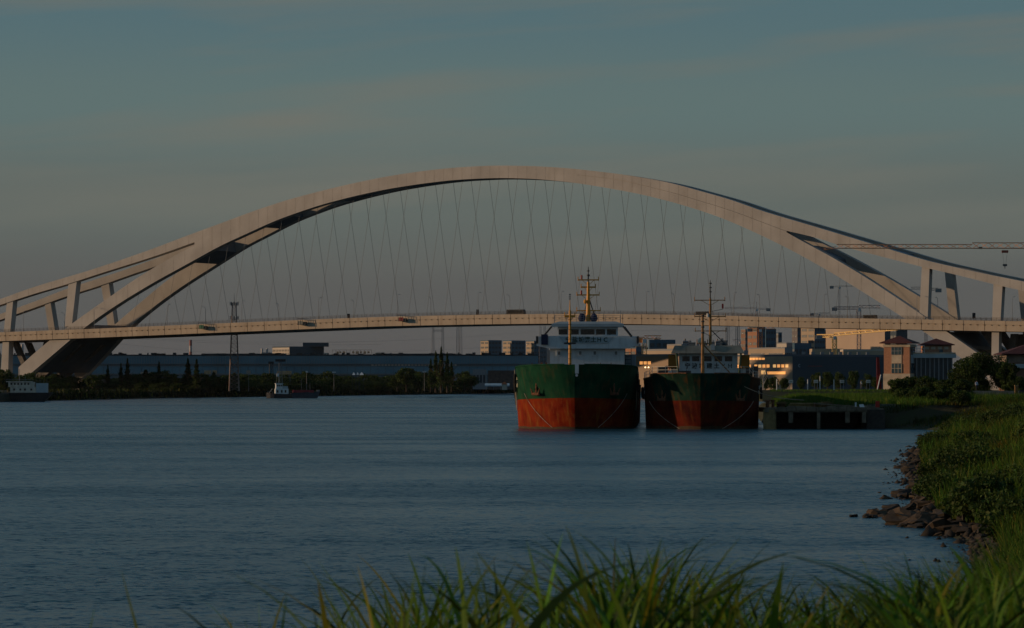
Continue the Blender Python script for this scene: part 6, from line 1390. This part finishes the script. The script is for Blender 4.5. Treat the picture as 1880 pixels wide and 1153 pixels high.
# near trees and bushes, right
o = thing('tree', 'broad dark tree standing behind the promenade at the right', 'tree', (PX(1803, 590), 590, 4.0)); H = PZ(649, 590) - 4
link('crown', crown('round', H, 122 * 590 / F, 26000, .38, 77, .02), o); link('trunk', trunk(H, 10, 7, .2, .035), o)
for i, (px, yt, Y, w, lab) in enumerate(((1757, 668, 600, 34, 'smaller dark tree at the left side of the broad tree'), (1851, 655, 585, 44, 'tree with sunlit top at the right side of the broad tree'), (1868, 690, 560, 40, 'dark bush behind the brown post at the right edge'))):
    o = thing('tree', lab, 'tree', (PX(px, Y), Y, 4.0)); H = PZ(yt, Y) - 4; link('crown', crown('round', H, w * Y / F, 9000, .36, 81 + i, .03), o); link('trunk', trunk(H, 4, i, .2), o)
for i, (px, yt, Y, w, lab) in enumerate(((1648, 692, 520, 46, 'leftmost bush of the dark row below the brick tower house'), (1672, 688, 530, 48, 'tall bush below the brick tower house'), (1702, 687, 525, 52, 'broad bush below the glass fronted wing'), (1735, 690, 515, 54, 'bush at the right of the row below the glass fronted wing'), (1765, 694, 505, 50, 'bush left of the standing person'),
        (1660, 712, 492, 46, 'low bush at the inlet corner, left'), (1692, 708, 486, 60, 'low dark bush above the inlet, middle'), (1730, 712, 480, 60, 'low dark bush above the inlet, right'), (1762, 716, 470, 44, 'low bush at the top of the grassy slope'))):
    zg = float(ground_z(PX(px, Y), Y)); zg = min(zg, 4.0); o = thing('bush', lab, 'bush', (PX(px, Y), Y, zg - .2)); H = PZ(yt, Y) - zg + .2
    link('foliage', crown('round', H, w * Y / F, 9000, .30, 91 + i, .0), o); link('stem', trunk(H, 3, i, .1), o)
for px, lab in ((1434, 'dry tan tussock at the left of the wharf'), (1516, 'dry tan tussock in the middle of the wharf')):
    Y = 474; n = 900; o = thing('dry_tussock', lab, 'plant', (PX(px, Y), Y, 3.0)); a = rng.uniform(0, 6.28, n); r_ = rng.random(n) ** .5
    DRY = mat('dry grass', (.30, .20, .10), .9, attr=True, trans=.2); p = np.stack([.5 * r_ * np.cos(a), .5 * r_ * np.sin(a), np.zeros(n)], 1); ob = blades('dry_blades', p, rng.uniform(.6, 1.15, n), np.full(n, .035), a, rng.uniform(.2, .9, n), 3, tints(n, 0), 'dry blades', DRY)
    ob.parent = o; del ob['label']; ob['kind'] = 'stuff'

# ------------------------------------------------------------------ evening haze
hz = MB().box(-9500, 9500, -380, 12500, -4, 190).build('haze', None) if HAZE else None
if hz:
    m = bpy.data.materials.new('haze air'); m.use_nodes = True; N = m.node_tree.nodes; N.remove(N['Principled BSDF']); v = N.new('ShaderNodeVolumePrincipled')
    v.inputs['Color'].default_value = (.85, .88, .92, 1); v.inputs['Density'].default_value = HAZE; v.inputs['Anisotropy'].default_value = .2
    m.node_tree.links.new(v.outputs[0], N['Material Output'].inputs['Volume']); hz.data.materials.append(m); tag(hz, 'thin evening haze over the river', None, kind='stuff'); hz.display_type = 'WIRE'
